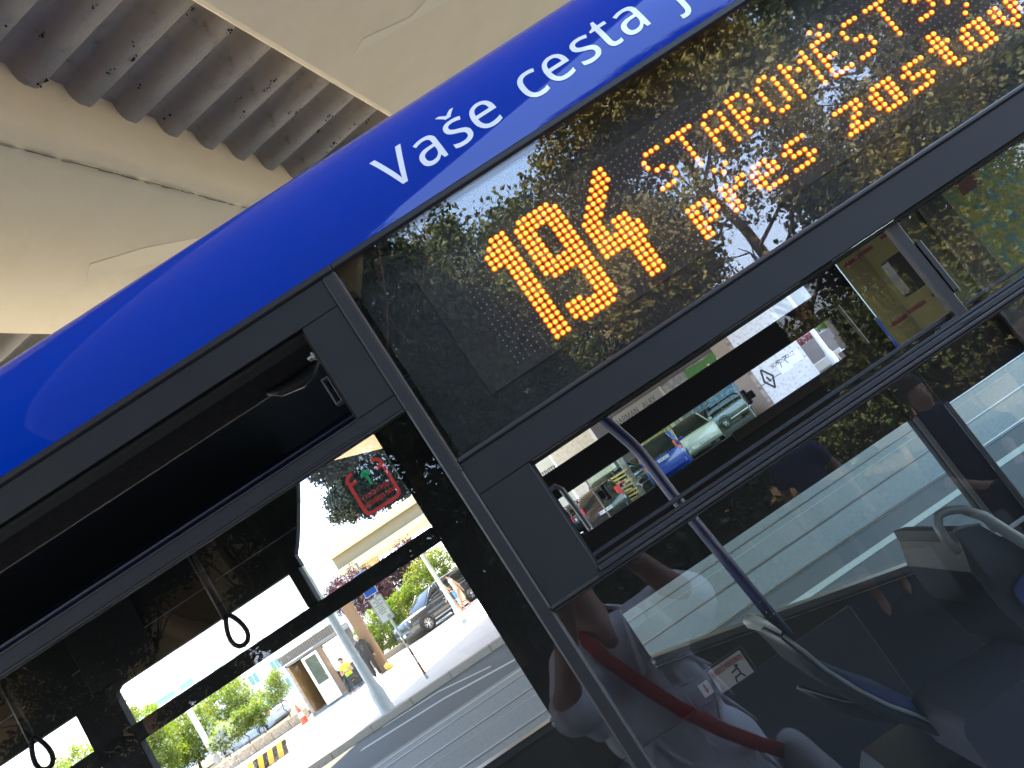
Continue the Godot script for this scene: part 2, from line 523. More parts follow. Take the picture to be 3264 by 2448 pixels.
# ---------------------------------------------------------------- bridge overhead
func make_bridge() -> void:
	var ax := Vector3(0.31, 0, -0.9507).normalized()       # along the deck
	var nn := Vector3(0.9507, 0, 0.31).normalized()         # across it, to the right
	var xf := Transform3D(Basis(nn, Vector3.UP, -ax), Vector3.ZERO)   # x = across, y = up, z = back along the deck
	var t := thing("concrete_bridge", "pale concrete road bridge overhead with ribbed recess in its underside", "bridge")
	t.transform = xf
	var z0 := -95.0
	var z1 := 60.0
	# right girder, with a rounded lower edge
	var st := mb(true)
	var g1 := [Vector2(-2.23, 9.2), Vector2(-2.23, 7.06), Vector2(-2.20, 7.015), Vector2(-2.15, 7.0), Vector2(2.45, 7.0), Vector2(2.6, 7.1), Vector2(2.6, 9.2)]
	var g2 := [Vector2(-3.92, 9.2), Vector2(-3.925, 7.60), Vector2(-3.935, 7.46), Vector2(-3.955, 7.34), Vector2(-3.985, 7.23), Vector2(-4.03, 7.13), Vector2(-4.09, 7.06), Vector2(-4.16, 7.02), Vector2(-4.22, 7.004), Vector2(-4.225, 7.012), Vector2(-4.235, 7.0), Vector2(-6.95, 7.0), Vector2(-7.0, 7.05), Vector2(-7.0, 9.2)]
	var g3 := [Vector2(-8.6, 9.2), Vector2(-8.6, 7.05), Vector2(-8.65, 7.0), Vector2(-13.6, 7.0), Vector2(-14.0, 7.2), Vector2(-14.0, 9.2)]
	for pair in [[g1, "right_girder"], [g2, "middle_girder"], [g3, "left_girder"]]:
		st = mb(pair[1] == "middle_girder")
		var g: Array = pair[0]
		for i in g.size() - 1:
			var segs := 1
			for s in segs:
				var a := Vector3(g[i].x, g[i].y, z0); var b := Vector3(g[i + 1].x, g[i + 1].y, z0)
				quad(st, Vector3(a.x, a.y, z1), a, b, Vector3(b.x, b.y, z1))
		put(st, pair[1], M.concrete, t)
	st = mb()
	rng3(st, -14.1, 2.7, 9.2, 9.6, z0, z1)
	rng3(st, -14.2, -14.0, 9.2, 10.4, z0, z1)
	rng3(st, 2.6, 2.8, 9.2, 10.4, z0, z1)
	put(st, "deck_slab", M.concrete, t)
	# ribs that cross the recesses: a row of rounded beams between dark troughs
	var ribmesh := mb(true)
	var half := 0.92
	var sec := [Vector2(-0.315, 0.21), Vector2(-0.15, 0.20), Vector2(-0.14, 0.09), Vector2(-0.115, 0.03), Vector2(-0.06, 0.0), Vector2(0.06, 0.0), Vector2(0.115, 0.03), Vector2(0.14, 0.09), Vector2(0.15, 0.20), Vector2(0.315, 0.21)]
	var rings := []
	for xx in [-half, half]:
		var ring := []
		for p in sec: ring.append(Vector3(xx, p.y, p.x))
		rings.append(ring)
	loft(ribmesh, rings, false, false)
	ribmesh.generate_normals()
	ribmesh.set_material(M.rib)
	var rm := ribmesh.commit()
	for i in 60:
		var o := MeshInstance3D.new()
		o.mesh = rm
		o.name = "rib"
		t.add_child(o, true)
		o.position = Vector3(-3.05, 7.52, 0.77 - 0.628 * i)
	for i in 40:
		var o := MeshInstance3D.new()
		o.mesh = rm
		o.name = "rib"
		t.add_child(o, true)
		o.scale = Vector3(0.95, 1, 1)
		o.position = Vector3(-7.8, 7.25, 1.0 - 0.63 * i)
	# dark weathered joint along the soffit, and mould on the ribs
	var rg := RandomNumberGenerator.new()
	rg.seed = 17
	st = mb()
	var zc := 4.0
	while zc > -30.0:
		var l := rg.randf_range(.02, .22)
		if rg.randf() < .75:
			var w := rg.randf_range(.002, .007) * (1.9 if rg.randf() < .12 else 1.0)
			var px := -4.225 + rg.randf_range(-.012, .012)
			prism(st, PackedVector2Array([Vector2(px - w, zc), Vector2(px + w * .4, zc + l * .2), Vector2(px + w, zc - l * .6), Vector2(px - w * .3, zc - l)]), 6.994, 6.999, Transform3D(Basis(Vector3.RIGHT, Vector3(0, 0, 1), Vector3.UP), Vector3.ZERO))
		zc -= l * 0.9
	var joint := put(st, "weathered_joint", mat(lin(.14, .10, .065), 0.95), t)
	joint.set_meta("label", "dark cracked joint line along the smooth underside")
	st = mb()
	for i in 150:
		var px := rg.randf_range(-3.85, -2.2)
		var k := rg.randi_range(0, 26)
		var side := rg.randf_range(-.2, .2)
		var yb := 7.515 if absf(side) < .13 else (7.62 if absf(side) < .17 else 7.85)
		var zz := 0.77 - 0.628 * k + side
		var n := rg.randi_range(2, 6)
		for j in n:
			var c := Vector2(px + rg.randf_range(-.05, .05), zz + rg.randf_range(-.03, .03))
			var r := rg.randf_range(.004, .012)
			var pl := PackedVector2Array()
			for q in 6: pl.append(c + Vector2(cos(q * TAU / 6), sin(q * TAU / 6)) * r * rg.randf_range(.5, 1.2))
			prism(st, pl, yb - .012, yb + .002, Transform3D(Basis(Vector3.RIGHT, Vector3(0, 0, 1), Vector3.UP), Vector3.ZERO))
	stuff(put(st, "mould_spots", mat(lin(.02, .017, .015), 0.95), t))
	# drips and pale repairs on the right girder
	for q in [[[0.4, -8.4], [2.3, -9.2], [2.4, -8.9], [1.5, -8.55], [1.1, -8.6], [0.6, -8.3]], [[-5.9, -8.1], [-4.9, -9.6], [-4.7, -9.4], [-5.2, -8.4], [-5.6, -7.9]]]:
		st = mb()
		var pl := PackedVector2Array()
		for p in q: pl.append(Vector2(p[0] - 2.2 if q[0][0] > 0 else p[0], p[1]))
		prism(st, pl, 6.994, 6.998, Transform3D(Basis(Vector3.RIGHT, Vector3(0, 0, 1), Vector3.UP), Vector3.ZERO))
		put(st, "repair_patch", mat(lin(.885, .75, .54), 0.9), t)

# ---------------------------------------------------------------- the bus (all in the bus frame: x along it, y up, its near glass at z = 0)
func bp(st: SurfaceTool, called: String, m: Material, parent: Node = null) -> MeshInstance3D:
	return put(st, called, m, parent if parent else bus)

func make_bus() -> void:
	bus = thing("city_bus", "city bus with blue roof edge and amber route display above dark windows", "bus")
	bus.transform = BX
	bus_roof()
	bus_near_side()
	bus_display()
	bus_far_side()
	bus_interior()

const CR := 0.2366
const CY := 2.373

func cove(s: float, lift: float, x: float) -> Vector3:
	var p := s / CR
	return Vector3(x, CY + (CR + lift) * sin(p), -CR + (CR + lift) * cos(p))

func bus_roof() -> void:
	M.blue = mat(lin(.001, .034, .32), 0.5)
	M.blue.clearcoat_enabled = true
	M.blue.clearcoat = 0.7
	M.blue.clearcoat_roughness = 0.03
	M.blue.metallic_specular = 0.0
	# a trace of orange peel in the film
	var nt := noise_tex(0.02, [], [], 77, 512, 3)
	nt.as_normal_map = true
	nt.bump_strength = 0.25
	M.blue.normal_enabled = true
	M.blue.normal_texture = nt
	M.blue.normal_scale = 0.12
	M.blue.uv1_triplanar = true
	M.blue.uv1_scale = Vector3.ONE * 1.6
	var st := mb(true)
	var rows := 40
	var xs := [-6.0, -3.0, -1.5, -0.6, 0.0, 0.5, 1.0, 2.0, 4.0, 6.0]
	for i in rows:
		for j in xs.size() - 1:
			var s0 := CR * 1.5 * i / rows
			var s1 := CR * 1.5 * (i + 1) / rows
			quad(st, cove(s0, 0, xs[j]), cove(s0, 0, xs[j + 1]), cove(s1, 0, xs[j + 1]), cove(s1, 0, xs[j]))
	# lower lip, straight down behind the rubber
	quad(st, Vector3(-6, 2.362, 0), Vector3(6, 2.362, 0), cove(0, 0, 6), cove(0, 0, -6))
	var edge := bp(st, "roof_edge", M.blue)
	edge.set_meta("label", "glossy blue curved roof edge with white lettering")
	st = mb()
	var a := cove(CR * 1.5, 0, 0)
	prism(st, PackedVector2Array([Vector2(-a.z, a.y), Vector2(1.0, 2.93), Vector2(2.47, 2.93), Vector2(2.47, 2.865), Vector2(1.0, 2.885), Vector2(-a.z, a.y - .03)]), -6, 6, Transform3D(Basis(Vector3(0, 0, -1), Vector3.UP, Vector3.RIGHT), Vector3.ZERO))
	bp(st, "roof_skin", M.blue)
	# white letters bent onto the curve
	var white := mat(lin(.80, .81, .83), 0.3)
	white.clearcoat_enabled = true
	white.clearcoat = 1.0
	white.clearcoat_roughness = 0.03
	var glyphs := [["V", -.1290], ["a", -.0640], ["š", -.0090], ["e", .0360], ["c", .1240], ["e", .1690], ["s", .2235], ["t", .2650], ["a", .3040], ["j", .3870], ["e", .4400]]
	for g in glyphs:
		var t := TextMesh.new()
		t.font = FONT
		t.text = g[0]
		t.font_size = 64
		t.pixel_size = 0.1 / 64.0
		t.depth = 0.0
		t.curve_step = 0.6
		t.horizontal_alignment = HORIZONTAL_ALIGNMENT_LEFT
		t.vertical_alignment = VERTICAL_ALIGNMENT_BOTTOM
		var arr := t.get_mesh_arrays()
		var vs: PackedVector3Array = arr[Mesh.ARRAY_VERTEX]
		var ix: PackedInt32Array = arr[Mesh.ARRAY_INDEX] if arr[Mesh.ARRAY_INDEX] != null else PackedInt32Array(range(vs.size()))
		var x0 := 1e9
		for v in vs: x0 = minf(x0, v.x)
		st = mb(true)
		for i in range(0, ix.size(), 3):
			bend(st, vs[ix[i]] - Vector3(x0, 0, 0), vs[ix[i + 2]] - Vector3(x0, 0, 0), vs[ix[i + 1]] - Vector3(x0, 0, 0), g[1], 0)
		bp(st, "letter", white, edge)

var base_s := 0.036 - 0.0236
func bend(st: SurfaceTool, a: Vector3, b: Vector3, c: Vector3, x: float, n: int) -> void:
	var m := maxf(absf(a.y - b.y), maxf(absf(b.y - c.y), absf(c.y - a.y)))
	if m > 0.009 and n < 7:
		var ab := absf(a.y - b.y); var bc := absf(b.y - c.y); var ca := absf(c.y - a.y)
		if ab >= bc and ab >= ca:
			var q := (a + b) * .5
			bend(st, a, q, c, x, n + 1); bend(st, q, b, c, x, n + 1)
		elif bc >= ca:
			var q := (b + c) * .5
			bend(st, a, b, q, x, n + 1); bend(st, a, q, c, x, n + 1)
		else:
			var q := (c + a) * .5
			bend(st, a, b, q, x, n + 1); bend(st, q, b, c, x, n + 1)
		return
	tri(st, cove(base_s + a.y, .0009, x + a.x), cove(base_s + b.y, .0009, x + b.x), cove(base_s + c.y, .0009, x + c.x))

func bus_near_side() -> void:
	M.frit = noisy(0.02, [lin(.0065, .0055, .0054), lin(.009, .0078, .0075)], [0.2, .8], 51, 1.4, 0.62, 0.0, false)
	M.trim = mat(lin(.018, .0155, .015), 0.5)
	M.trim_light = mat(lin(.034, .030, .029), 0.45)
	M.pane = pane_mat(lin(.02, .03, .025), 0.02)
	M.pane_far = slab_mat(lin(.80, .93, .86))
	# gray rubber along the roof edge
	var st := mb()
	rng3(st, -6, -.262, 2.3535, 2.3665, -.03, .0035, .003)
	rng3(st, -.262, 6, 2.3535, 2.3665, -.03, .0045, .003)
	bp(st, "roof_seal", M.trim)
	# left dark panel round the tilting window, in strips about its opening
	st = mb()
	rng3(st, -4, -.285, 2.3055, 2.3535, -.012, 0, .0012)
	rng3(st, -.3475, -.285, 2.1455, 2.3055, -.012, 0, .0012)
	rng3(st, -4, -.285, 2.1215, 2.1455, -.012, 0, .0012)
	var lp := bp(st, "window_surround", M.frit)
	lp.set_meta("label", "matt dark surround of the open tilting window")
	st = mb()
	rng3(st, -4, -.3475, 2.3005, 2.3055, -.05, -.012)
	rng3(st, -4, -.3475, 2.1455, 2.1500, -.05, -.012)
	rng3(st, -.3525, -.3475, 2.15, 2.3005, -.05, -.012)
	bp(st, "tilting_window_frame", M.rubber)
	st = mb()
	rng3(st, -4, -.349, 2.1447, 2.1463, -.013, .0012)
	bp(st, "edge_highlight", M.trim_light, lp)  # lighter strip imitates the highlight along the opening
	st = mb()
	rng3(st, -4, -.285, 2.1170, 2.1215, -.012, .002, .001)
	bp(st, "lower_bead", M.trim)
	st = mb()
	rng3(st, -.46, -.35, 2.1268, 2.1300, -.013, .0006)
	bp(st, "slot", M.dark, lp)
	# handle of the tilting window
	st = mb()
	for q in [[-.370, -.357, 2.234, 2.238], [-.370, -.357, 2.191, 2.195], [-.370, -.3665, 2.191, 2.238], [-.360, -.357, 2.191, 2.238]]:
		rng3(st, q[0], q[1], q[2], q[3], -.055, -.040, .001)
	bp(st, "window_latch", mat(lin(.10, .10, .10), 0.45))
	st = mb()
	rng3(st, -.366, -.352, 2.265, 2.269, -.03, -.015, .001)
	rng3(st, -.358, -.354, 2.262, 2.272, -.03, -.012, .001)
	bp(st, "hinge_clip", mat(lin(.45, .43, .36), 0.4))
	# upright between the two windows
	st = mb()
	rng3(st, -.2845, -.262, .85, 2.3535, -.03, .0030, .003)
	bp(st, "window_post", M.trim)
	st = mb()
	rng3(st, -.2675, -.262, 2.0, 2.352, -.03, .0036, .001)
	bp(st, "post_edge", mat(lin(.035, .02, .014), 0.5))
	# seal under the display
	st = mb()
	rng3(st, -.262, 4, 2.0105, 2.0185, -.03, .0035, .0025)
	bp(st, "display_seal", M.trim_light)
	# right dark panel with the sliding window
	st = mb()
	rng3(st, -.262, 4, 1.9585, 2.0105, -.012, 0, .0012)
	rng3(st, -.262, -.1785, 1.7740, 1.9585, -.012, 0, .0012)
	var rp := bp(st, "window_surround", M.frit)
	rp.set_meta("label", "matt dark surround of the sliding window under the display")
	st = mb()
	rng3(st, -.1785, 4, 1.9545, 1.9585, -.045, -.012)
	rng3(st, -.1785, -.1745, 1.79, 1.9545, -.045, -.012)
	bp(st, "slider_frame", M.rubber)
	# rails that the panes slide in
	var k := 0
	for q in [[1.7990, 1.8055, -.040, -.030, 0], [1.7885, 1.7935, -.030, -.004, 1], [1.7800, 1.7885, -.028, .004, 0], [1.7735, 1.7790, -.012, .006, 2], [1.7690, 1.7735, -.02, .002, 0]]:
		st = mb()
		rng3(st, -.1785 if q[1] > 1.78 else -.262, 4, q[0], q[1], q[2], q[3], .0015)
		bp(st, "slider_rail", [M.frame, M.trim, M.trim_light][q[4]])
	st = mb()
	rng3(st, -.185, -.125, 1.7765, 1.7795, -.01, .0068, .0008)
	bp(st, "drain_slot", M.dark)
	st = mb()
	rng3(st, .428, .462, 1.783, 1.787, -.03, .005, .0008)
	bp(st, "drain_slot", M.dark)
	# upright of the closed sliding pane
	st = mb()
	rng3(st, .4405, .4585, 1.79, 1.9585, -.032, -.016, .002)
	bp(st, "slider_stile", M.trim)
	st = mb()
	rng3(st, .4600, .468, 1.825, 1.915, -.036, -.014, .002)
	rng3(st, .408, .442, 1.7865, 1.797, -.034, -.012, .002)
	bp(st, "slider_catch", M.dark)
	# gray catch at the left end of the sliding window
	st = mb()
	tube(st, [Vector3(-.178, 1.912, -.05), Vector3(-.166, 1.914, -.058), Vector3(-.160, 1.905, -.06), Vector3(-.158, 1.87, -.06), Vector3(-.157, 1.835, -.058)], .0042, 6)
	bp(st, "slider_handle", mat(lin(.045, .045, .047), 0.4))
	# panes. The double glazing throws four reflections, so two sheets each
	for z in [-.0005, -.0045]:
		st = mb()
		quad(st, Vector3(-.262, 2.0185, z), Vector3(4, 2.0185, z), Vector3(4, 2.3535, z), Vector3(-.262, 2.3535, z))
		bp(st, "display_pane", M.pane)
		st = mb()
		quad(st, Vector3(-4, .85, z), Vector3(-.2845, .85, z), Vector3(-.2845, 2.117, z), Vector3(-4, 2.117, z))
		bp(st, "window_pane", M.pane)
		st = mb()
		quad(st, Vector3(-.262, .85, z), Vector3(4, .85, z), Vector3(4, 1.7735, z), Vector3(-.262, 1.7735, z))
		bp(st, "window_pane", M.pane)
	for z in [-.0005 - .012, -.0045 - .012]:
		st = mb()
		quad(st, Vector3(-.262, 2.0185, z), Vector3(4, 2.0185, z), Vector3(4, 2.3535, z), Vector3(-.262, 2.3535, z))
		bp(st, "display_pane", M.pane)
	st = mb()
	quad(st, Vector3(.445, 1.79, -.024), Vector3(4, 1.79, -.024), Vector3(4, 1.9585, -.024), Vector3(.445, 1.9585, -.024))
	bp(st, "sliding_pane", M.pane)
	st = mb()
	quad(st, Vector3(.235, 1.79, -.036), Vector3(1.6, 1.79, -.036), Vector3(1.6, 1.9585, -.036), Vector3(.235, 1.9585, -.036))
	bp(st, "sliding_pane", M.pane)
	# body below the glass
	st = mb()
	rng3(st, -6, 6, .35, .85, -.05, .004, .004)
	bp(st, "side_panel", M.blue)
	# red and green notice stuck on the glass
	var red := mat(lin(.55, .035, .025), 0.5)
	var green := mat(lin(.01, .30, .09), 0.5)
	var film := pane_mat(lin(.02, .03, .03), 0.5)
	st = mb()
	prism(st, rounded(-.4175, -.3440, 2.0165, 2.0885, .009), -.0075, -.0068)
	var sticker := bp(st, "window_notice", film)
	sticker.set_meta("label", "clear notice with red rounded border and green arrow stuck on the glass")
	st = mb()
	var x0 := -.409; var x1 := -.3535; var y0 := 2.0225; var y1 := 2.0850; var w := .0052
	arcbar(st, [[x0 + .011, y1], [x0 + .004, y1 - .001], [x0, y1 - .006], [x0, y0 + .007], [x0 + .002, y0 + .002], [x0 + .007, y0], [x1 - .007, y0], [x1 - .002, y0 + .002], [x1, y0 + .007], [x1, y1 - .006], [x1 - .004, y1 - .001], [x1 - .011, y1]], w)
	arcbar(st, [[x0, y1 - .0125], [x0 + .011, y1 - .0125]], w)
	arcbar(st, [[x1, y1 - .0125], [x1 - .011, y1 - .0125]], w)
	bp(st, "notice_border", red, sticker)
	st = mb()
	arcbar(st, [[-.381, 2.058], [-.381, 2.074]], .0040)
	prism(st, PackedVector2Array([Vector2(-.390, 2.072), Vector2(-.372, 2.072), Vector2(-.374, 2.077), Vector2(-.381, 2.0815), Vector2(-.388, 2.077)]), -.0068, -.0060)
	bp(st, "notice_arrow", green, sticker)
	words("V TOMTO VOZE", .0085, FONTB, red, "notice_line", sticker, Transform3D(Basis.IDENTITY, Vector3(-.381, 2.0455, -.0064)), .0004, .046)
	words("NEOTVÍREJTE OKNA", .0085, FONTB, red, "notice_line", sticker, Transform3D(Basis.IDENTITY, Vector3(-.381, 2.0345, -.0064)), .0004, .050)

func rounded(x0: float, x1: float, y0: float, y1: float, r: float, n := 5) -> PackedVector2Array:
	var p := PackedVector2Array()
	for c in [[x1 - r, y1 - r, 0.0], [x0 + r, y1 - r, 90.0], [x0 + r, y0 + r, 180.0], [x1 - r, y0 + r, 270.0]]:
		for i in n + 1:
			var a := deg_to_rad(c[2] + 90.0 * i / n)
			p.append(Vector2(c[0] + cos(a) * r, c[1] + sin(a) * r))
	return p

func arcbar(st: SurfaceTool, pts: Array, w: float, z0 := -.0068, z1 := -.0060) -> void:
	for i in pts.size() - 1:
		var a := Vector2(pts[i][0], pts[i][1]); var b := Vector2(pts[i + 1][0], pts[i + 1][1])
		var d := (b - a).normalized() * w * .5
		var n := Vector2(-d.y, d.x)
		var e := d * .35
		prism(st, PackedVector2Array([a - e + n, a - e - n, b + e - n, b + e + n]), z0, z1 + i * .00001)

# ---------------------------------------------------------------- the route display
func bus_display() -> void:
	var st := mb()
	rng3(st, -.255, 4, 2.02, 2.352, -.075, -.045)
	var board := bp(st, "route_display", mat(lin(.014, .0145, .014), 0.7))
	board.set_meta("label", "black dot matrix board reading 194 and a destination in amber")
	st = mb()
	rng3(st, -.17, 1.03, 2.0745, 2.2935, -.045, -.0425, .001)
	bp(st, "dot_panel", mat(lin(.030, .027, .025), 0.65), board)
	var lit := {}
	var put_rows := func(rows: Array) -> void:
		for r in rows:
			for c in r[1]: lit[Vector2i(c, r[0])] = true
	var rect := func(c0: int, c1: int, r0: int, r1: int) -> void:
		for c in range(c0, c1 + 1):
			for r in range(r0, r1 + 1): lit[Vector2i(c, r)] = true
	# 1 9 4 in tall figures
	rect.call(-4, -2, 0, 18); rect.call(-5, -5, 1, 4); rect.call(-6, -6, 2, 4)
	rect.call(1, 6, 0, 0); rect.call(0, 7, 1, 2); rect.call(0, 2, 3, 7); rect.call(5, 7, 3, 15); rect.call(0, 7, 8, 9); rect.call(1, 7, 10, 10)
	rect.call(0, 2, 15, 15); rect.call(0, 7, 16, 17); rect.call(1, 6, 18, 18)
	put_rows.call([[0, [15, 16]], [1, [14, 15, 16]], [2, [13, 14, 15, 16]], [3, [12, 13, 14, 15]], [4, [11, 12, 13, 14]], [5, [10, 11, 12, 13]], [6, [9, 10, 11, 12]]])
	rect.call(9, 11, 7, 12); rect.call(9, 16, 10, 12); rect.call(13, 15, 8, 18)
	# small capitals, seven rows
	var caps := {"S": ["0111", "1000", "1000", "0110", "0001", "0001", "1110"], "T": ["11111", "00100", "00100", "00100", "00100", "00100", "00100"], "A": ["0110", "1001", "1001", "1111", "1001", "1001", "1001"], "R": ["1110", "1001", "1001", "1110", "1100", "1010", "1001"], "O": ["0110", "1001", "1001", "1001", "1001", "1001", "0110"], "M": ["10001", "11011", "10101", "10001", "10001", "10001", "10001"], "E": ["1111", "1000", "1000", "1110", "1000", "1000", "1111"], "K": ["1001", "1010", "1100", "1100", "1010", "1010", "1001"],
		"p": ["1111", "11011", "11011", "1111", "11", "11"], "r": ["11011", "1111", "11", "11", "11"], "e": ["0111", "11011", "11111", "11", "01111"], "s": ["01111", "11", "0111", "00011", "1111"], "z": ["11111", "00011", "0011", "011", "11111"], "a": ["01111", "11011", "11011", "11011", "01111"], "t": ["0110", "0110", "1111", "0110", "0110", "0110", "0011"], "v": ["11011", "11011", "11011", "0111", "0010"], "k": ["11011", "1111", "111", "1111", "11011"], "y": ["11011", "11011", "01111", "00011", "1111"]}
	var glyph := func(ch: String, c: int, r: int) -> void:
		var rows: Array = caps[ch]
		for i in rows.size():
			for j in rows[i].length():
				if rows[i][j] == "1": lit[Vector2i(c + j, r + i)] = true
	for g in [["S", 22], ["T", 27], ["A", 33], ["R", 38], ["O", 43], ["M", 48], ["E", 54], ["S", 59], ["T", 64], ["S", 70], ["K", 75], ["A", 80]]: glyph.call(g[0], g[1], 2)
	for q in [[55, 0], [57, 0], [56, 1], [82, 0], [81, 1]]: lit[Vector2i(q[0], q[1])] = true
	for g in [["p", 23, 13], ["r", 29, 13], ["e", 34, 13], ["s", 40, 13], ["z", 50, 13], ["a", 56, 13], ["s", 62, 13], ["t", 68, 11], ["a", 73, 13], ["v", 79, 13], ["k", 85, 13], ["y", 91, 13]]: glyph.call(g[0], g[1], g[2])
	for q in [[30, 10], [32, 10], [31, 11], [77, 10], [76, 11]]: lit[Vector2i(q[0], q[1])] = true
	var on := []
	var off := []
	for c in range(-11, 101):
		for r in 19:
			var p := Vector3(c * .01, 2.27437 - r * .01, LZ)
			(on if lit.has(Vector2i(c, r)) else off).append(p)
	dots("lit_dots", on, .0031, LEDON, board, .0030)
	dots("lit_dot_halos", on, .0049, LEDHALO, board, .0012)  # bloom halos round the lit dots, not lens parts
	dots("unlit_dots", off, .0014, mat(lin(.33, .34, .30), 0.35), board, .0014)

const LZ := -0.0425
var LEDON: StandardMaterial3D = glow_mat(Color(1.0, 0.62, 0.16), 1.3)
var LEDHALO: StandardMaterial3D = glow_mat(Color(0.95, 0.36, 0.02), 0.13)  # orange bloom round each lit dot, put into emission

func dots(called: String, at: Array, r: float, m: Material, parent: Node, high: float) -> void:
	var st := mb(true)
	lathe(st, [Vector2(r, 0), Vector2(r * .87, high * .5), Vector2(r * .5, high * .87), Vector2(0, high)], 9, Transform3D(Basis(Vector3.RIGHT, PI / 2), Vector3.ZERO))
	st.generate_normals()
	st.set_material(m)
	var mm := MultiMesh.new()
	mm.transform_format = MultiMesh.TRANSFORM_3D
	mm.mesh = st.commit()
	mm.instance_count = at.size()
	for i in at.size(): mm.set_instance_transform(i, Transform3D(Basis.IDENTITY, at[i]))
	var o := MultiMeshInstance3D.new()
	o.multimesh = mm
	o.name = called
	parent.add_child(o, true)
	stuff(o)

const FZ := -2.40
func bus_far_side() -> void:
	M.far_frame = mat(lin(.006, .0055, .0055), 0.7)
	M.far_brown = mat(lin(.022, .017, .014), 0.6)
	# the solid parts of the far wall, cut round the windows
	var st := mb()
	rng3(st, -6, -1.20, 2.345, 2.86, FZ - .05, FZ)                       # valance above the left windows
	prism(st, PackedVector2Array([Vector2(-1.20, 2.345), Vector2(-1.200, 2.396), Vector2(-1.165, 2.44), Vector2(-1.129, 2.495), Vector2(-1.08, 2.575), Vector2(-1.036, 2.653), Vector2(-.99, 2.86), Vector2(-1.20, 2.86)]), FZ - .05, FZ)
	rng3(st, -6, -.655, 2.107, 2.178, FZ - .05, FZ, .004)                  # bar under the sliding panes
	rng3(st, -2.305, -2.125, 1.25, 2.345, FZ - .05, FZ)
	rng3(st, -1.262, -1.212, 2.178, 2.345, FZ - .055, FZ + .004, .004)
	rng3(st, -.652, -.19, .3, 2.86, FZ - .05, FZ)                        # broad pillar
	rng3(st, -.19, 6, 2.26, 2.86, FZ - .05, FZ)
	bp(st, "far_wall", M.far_frame)
	st = mb()
	rng3(st, -.19, 1.268, 1.980, 2.094, FZ - .05, FZ, .004)               # bar over the far sliding panes
	rng3(st, 1.238, 1.385, .9, 2.26, FZ - .05, FZ + .01, .006)
	rng3(st, -.19, -.150, 1.7, 2.26, FZ - .05, FZ)
	bp(st, "far_window_bar", M.far_frame)
	st = mb()
	rng3(st, -.19, 1.24, 1.452, 1.80, FZ - .05, FZ)
	rng3(st, 1.385, 6, 1.42, 1.715, FZ - .05, FZ)
	bp(st, "far_window_rail", M.far_frame)
	st = mb()
	rng3(st, 1.217, 1.240, 1.80, 1.98, FZ - .05, FZ + .012, .003)
	rng3(st, 1.180, 1.217, 1.80, 1.835, FZ - .05, FZ + .012, .003)
	rng3(st, .60, 1.24, 1.760, 1.808, FZ - .05, FZ + .008, .003)
	rng3(st, 1.205, 1.222, 1.84, 1.90, FZ - .05, FZ + .02, .003)
	bp(st, "far_slider_frame", M.far_brown)
	st = mb()
	tube(st, [Vector3(1.275, 2.0, FZ + .03), Vector3(1.28, 1.80, FZ + .03)], .008, 6)
	bp(st, "far_grip", mat(lin(.10, .09, .085), 0.4))
	# wall under the windows with the sloping sill
	st = mb()
	prism(st, PackedVector2Array([Vector2(-.19, 1.222), Vector2(.301, 1.102), Vector2(1.058, .922), Vector2(1.24, .88), Vector2(1.4, .88), Vector2(6, .88), Vector2(6, .3), Vector2(-.19, .3)]), FZ - .05, FZ)
	rng3(st, -6, -.65, .3, 1.262, FZ - .05, FZ)
	bp(st, "far_lower_wall", mat(lin(.008, .009, .0085), 0.65))
	st = mb()
	var d := Vector3(1.205, -.294, 0).normalized()
	var bs := Basis(d, Vector3(-d.y, d.x, 0), Vector3(0, 0, 1))
	cbox(st, Vector3(.435, 1.090, FZ + .02), Vector3(1.30, .032, .10), .010, bs)
	bp(st, "sill", mat(lin(.045, .05, .052), 0.3))
	st = mb()
	cbox(st, Vector3(.432, 1.072, FZ + .072), Vector3(1.29, .006, .006), .002, bs)
	bp(st, "sill_edge", mat(lin(.30, .36, .38), 0.25, 0.8))
	st = mb()
	cbox(st, Vector3(-3.3, 1.259, FZ + .02), Vector3(5.3, .036, .10), .010)
	bp(st, "sill", mat(lin(.045, .05, .052), 0.3))
	# left edge of the big far window
	st = mb()
	prism(st, PackedVector2Array([Vector2(-.19, 1.47), Vector2(-.185, 1.47), Vector2(-.235, 1.215), Vector2(-.26, 1.215)]), FZ, FZ + .01)
	bp(st, "far_glass_bead", mat(lin(.05, .052, .048), 0.5))
	st = mb()
	rng3(st, 1.386, 1.404, .9, 1.43, FZ, FZ + .02, .004)
	bp(st, "far_glass_bead", mat(lin(.05, .052, .048), 0.5))
	st = mb()
	rng3(st, 1.242, 1.262, .9, 1.45, FZ + .002, FZ + .022, .004)
	bp(st, "far_glass_bead", mat(lin(.09, .095, .085), 0.5))
	# glass
	for q in [[-6, -2.305, 1.27, 2.345, 0], [-2.125, -1.262, 2.178, 2.345, 0], [-2.125, -.655, 1.27, 2.107, 0], [-.15, 1.24, 2.094, 2.26, 0], [-.235, 1.24, .85, 1.46, 1], [1.385, 6, .88, 1.42, 1], [1.385, 6, 1.715, 2.26, 1]]:
		st = mb()
		if q[4]:
			rng3(st, q[0], q[1], q[2], q[3], FZ - .024, FZ - .019)
			bp(st, "far_pane", M.pane_far)
		else:
			quad(st, Vector3(q[0], q[2], FZ - .02), Vector3(q[1], q[2], FZ - .02), Vector3(q[1], q[3], FZ - .02), Vector3(q[0], q[3], FZ - .02))
			bp(st, "far_pane", pane_clear())
	st = mb()
	rng3(st, -.01, .735, 1.80, 1.98, FZ - .034, FZ - .029)
	bp(st, "far_sliding_pane", slab_mat(lin(.72, .90, .80)))
	st = mb()
	rng3(st, -.012, -.006, 1.80, 1.98, FZ - .036, FZ - .026, .001)
	bp(st, "pane_edge", mat(lin(.75, .72, .62), 0.4))
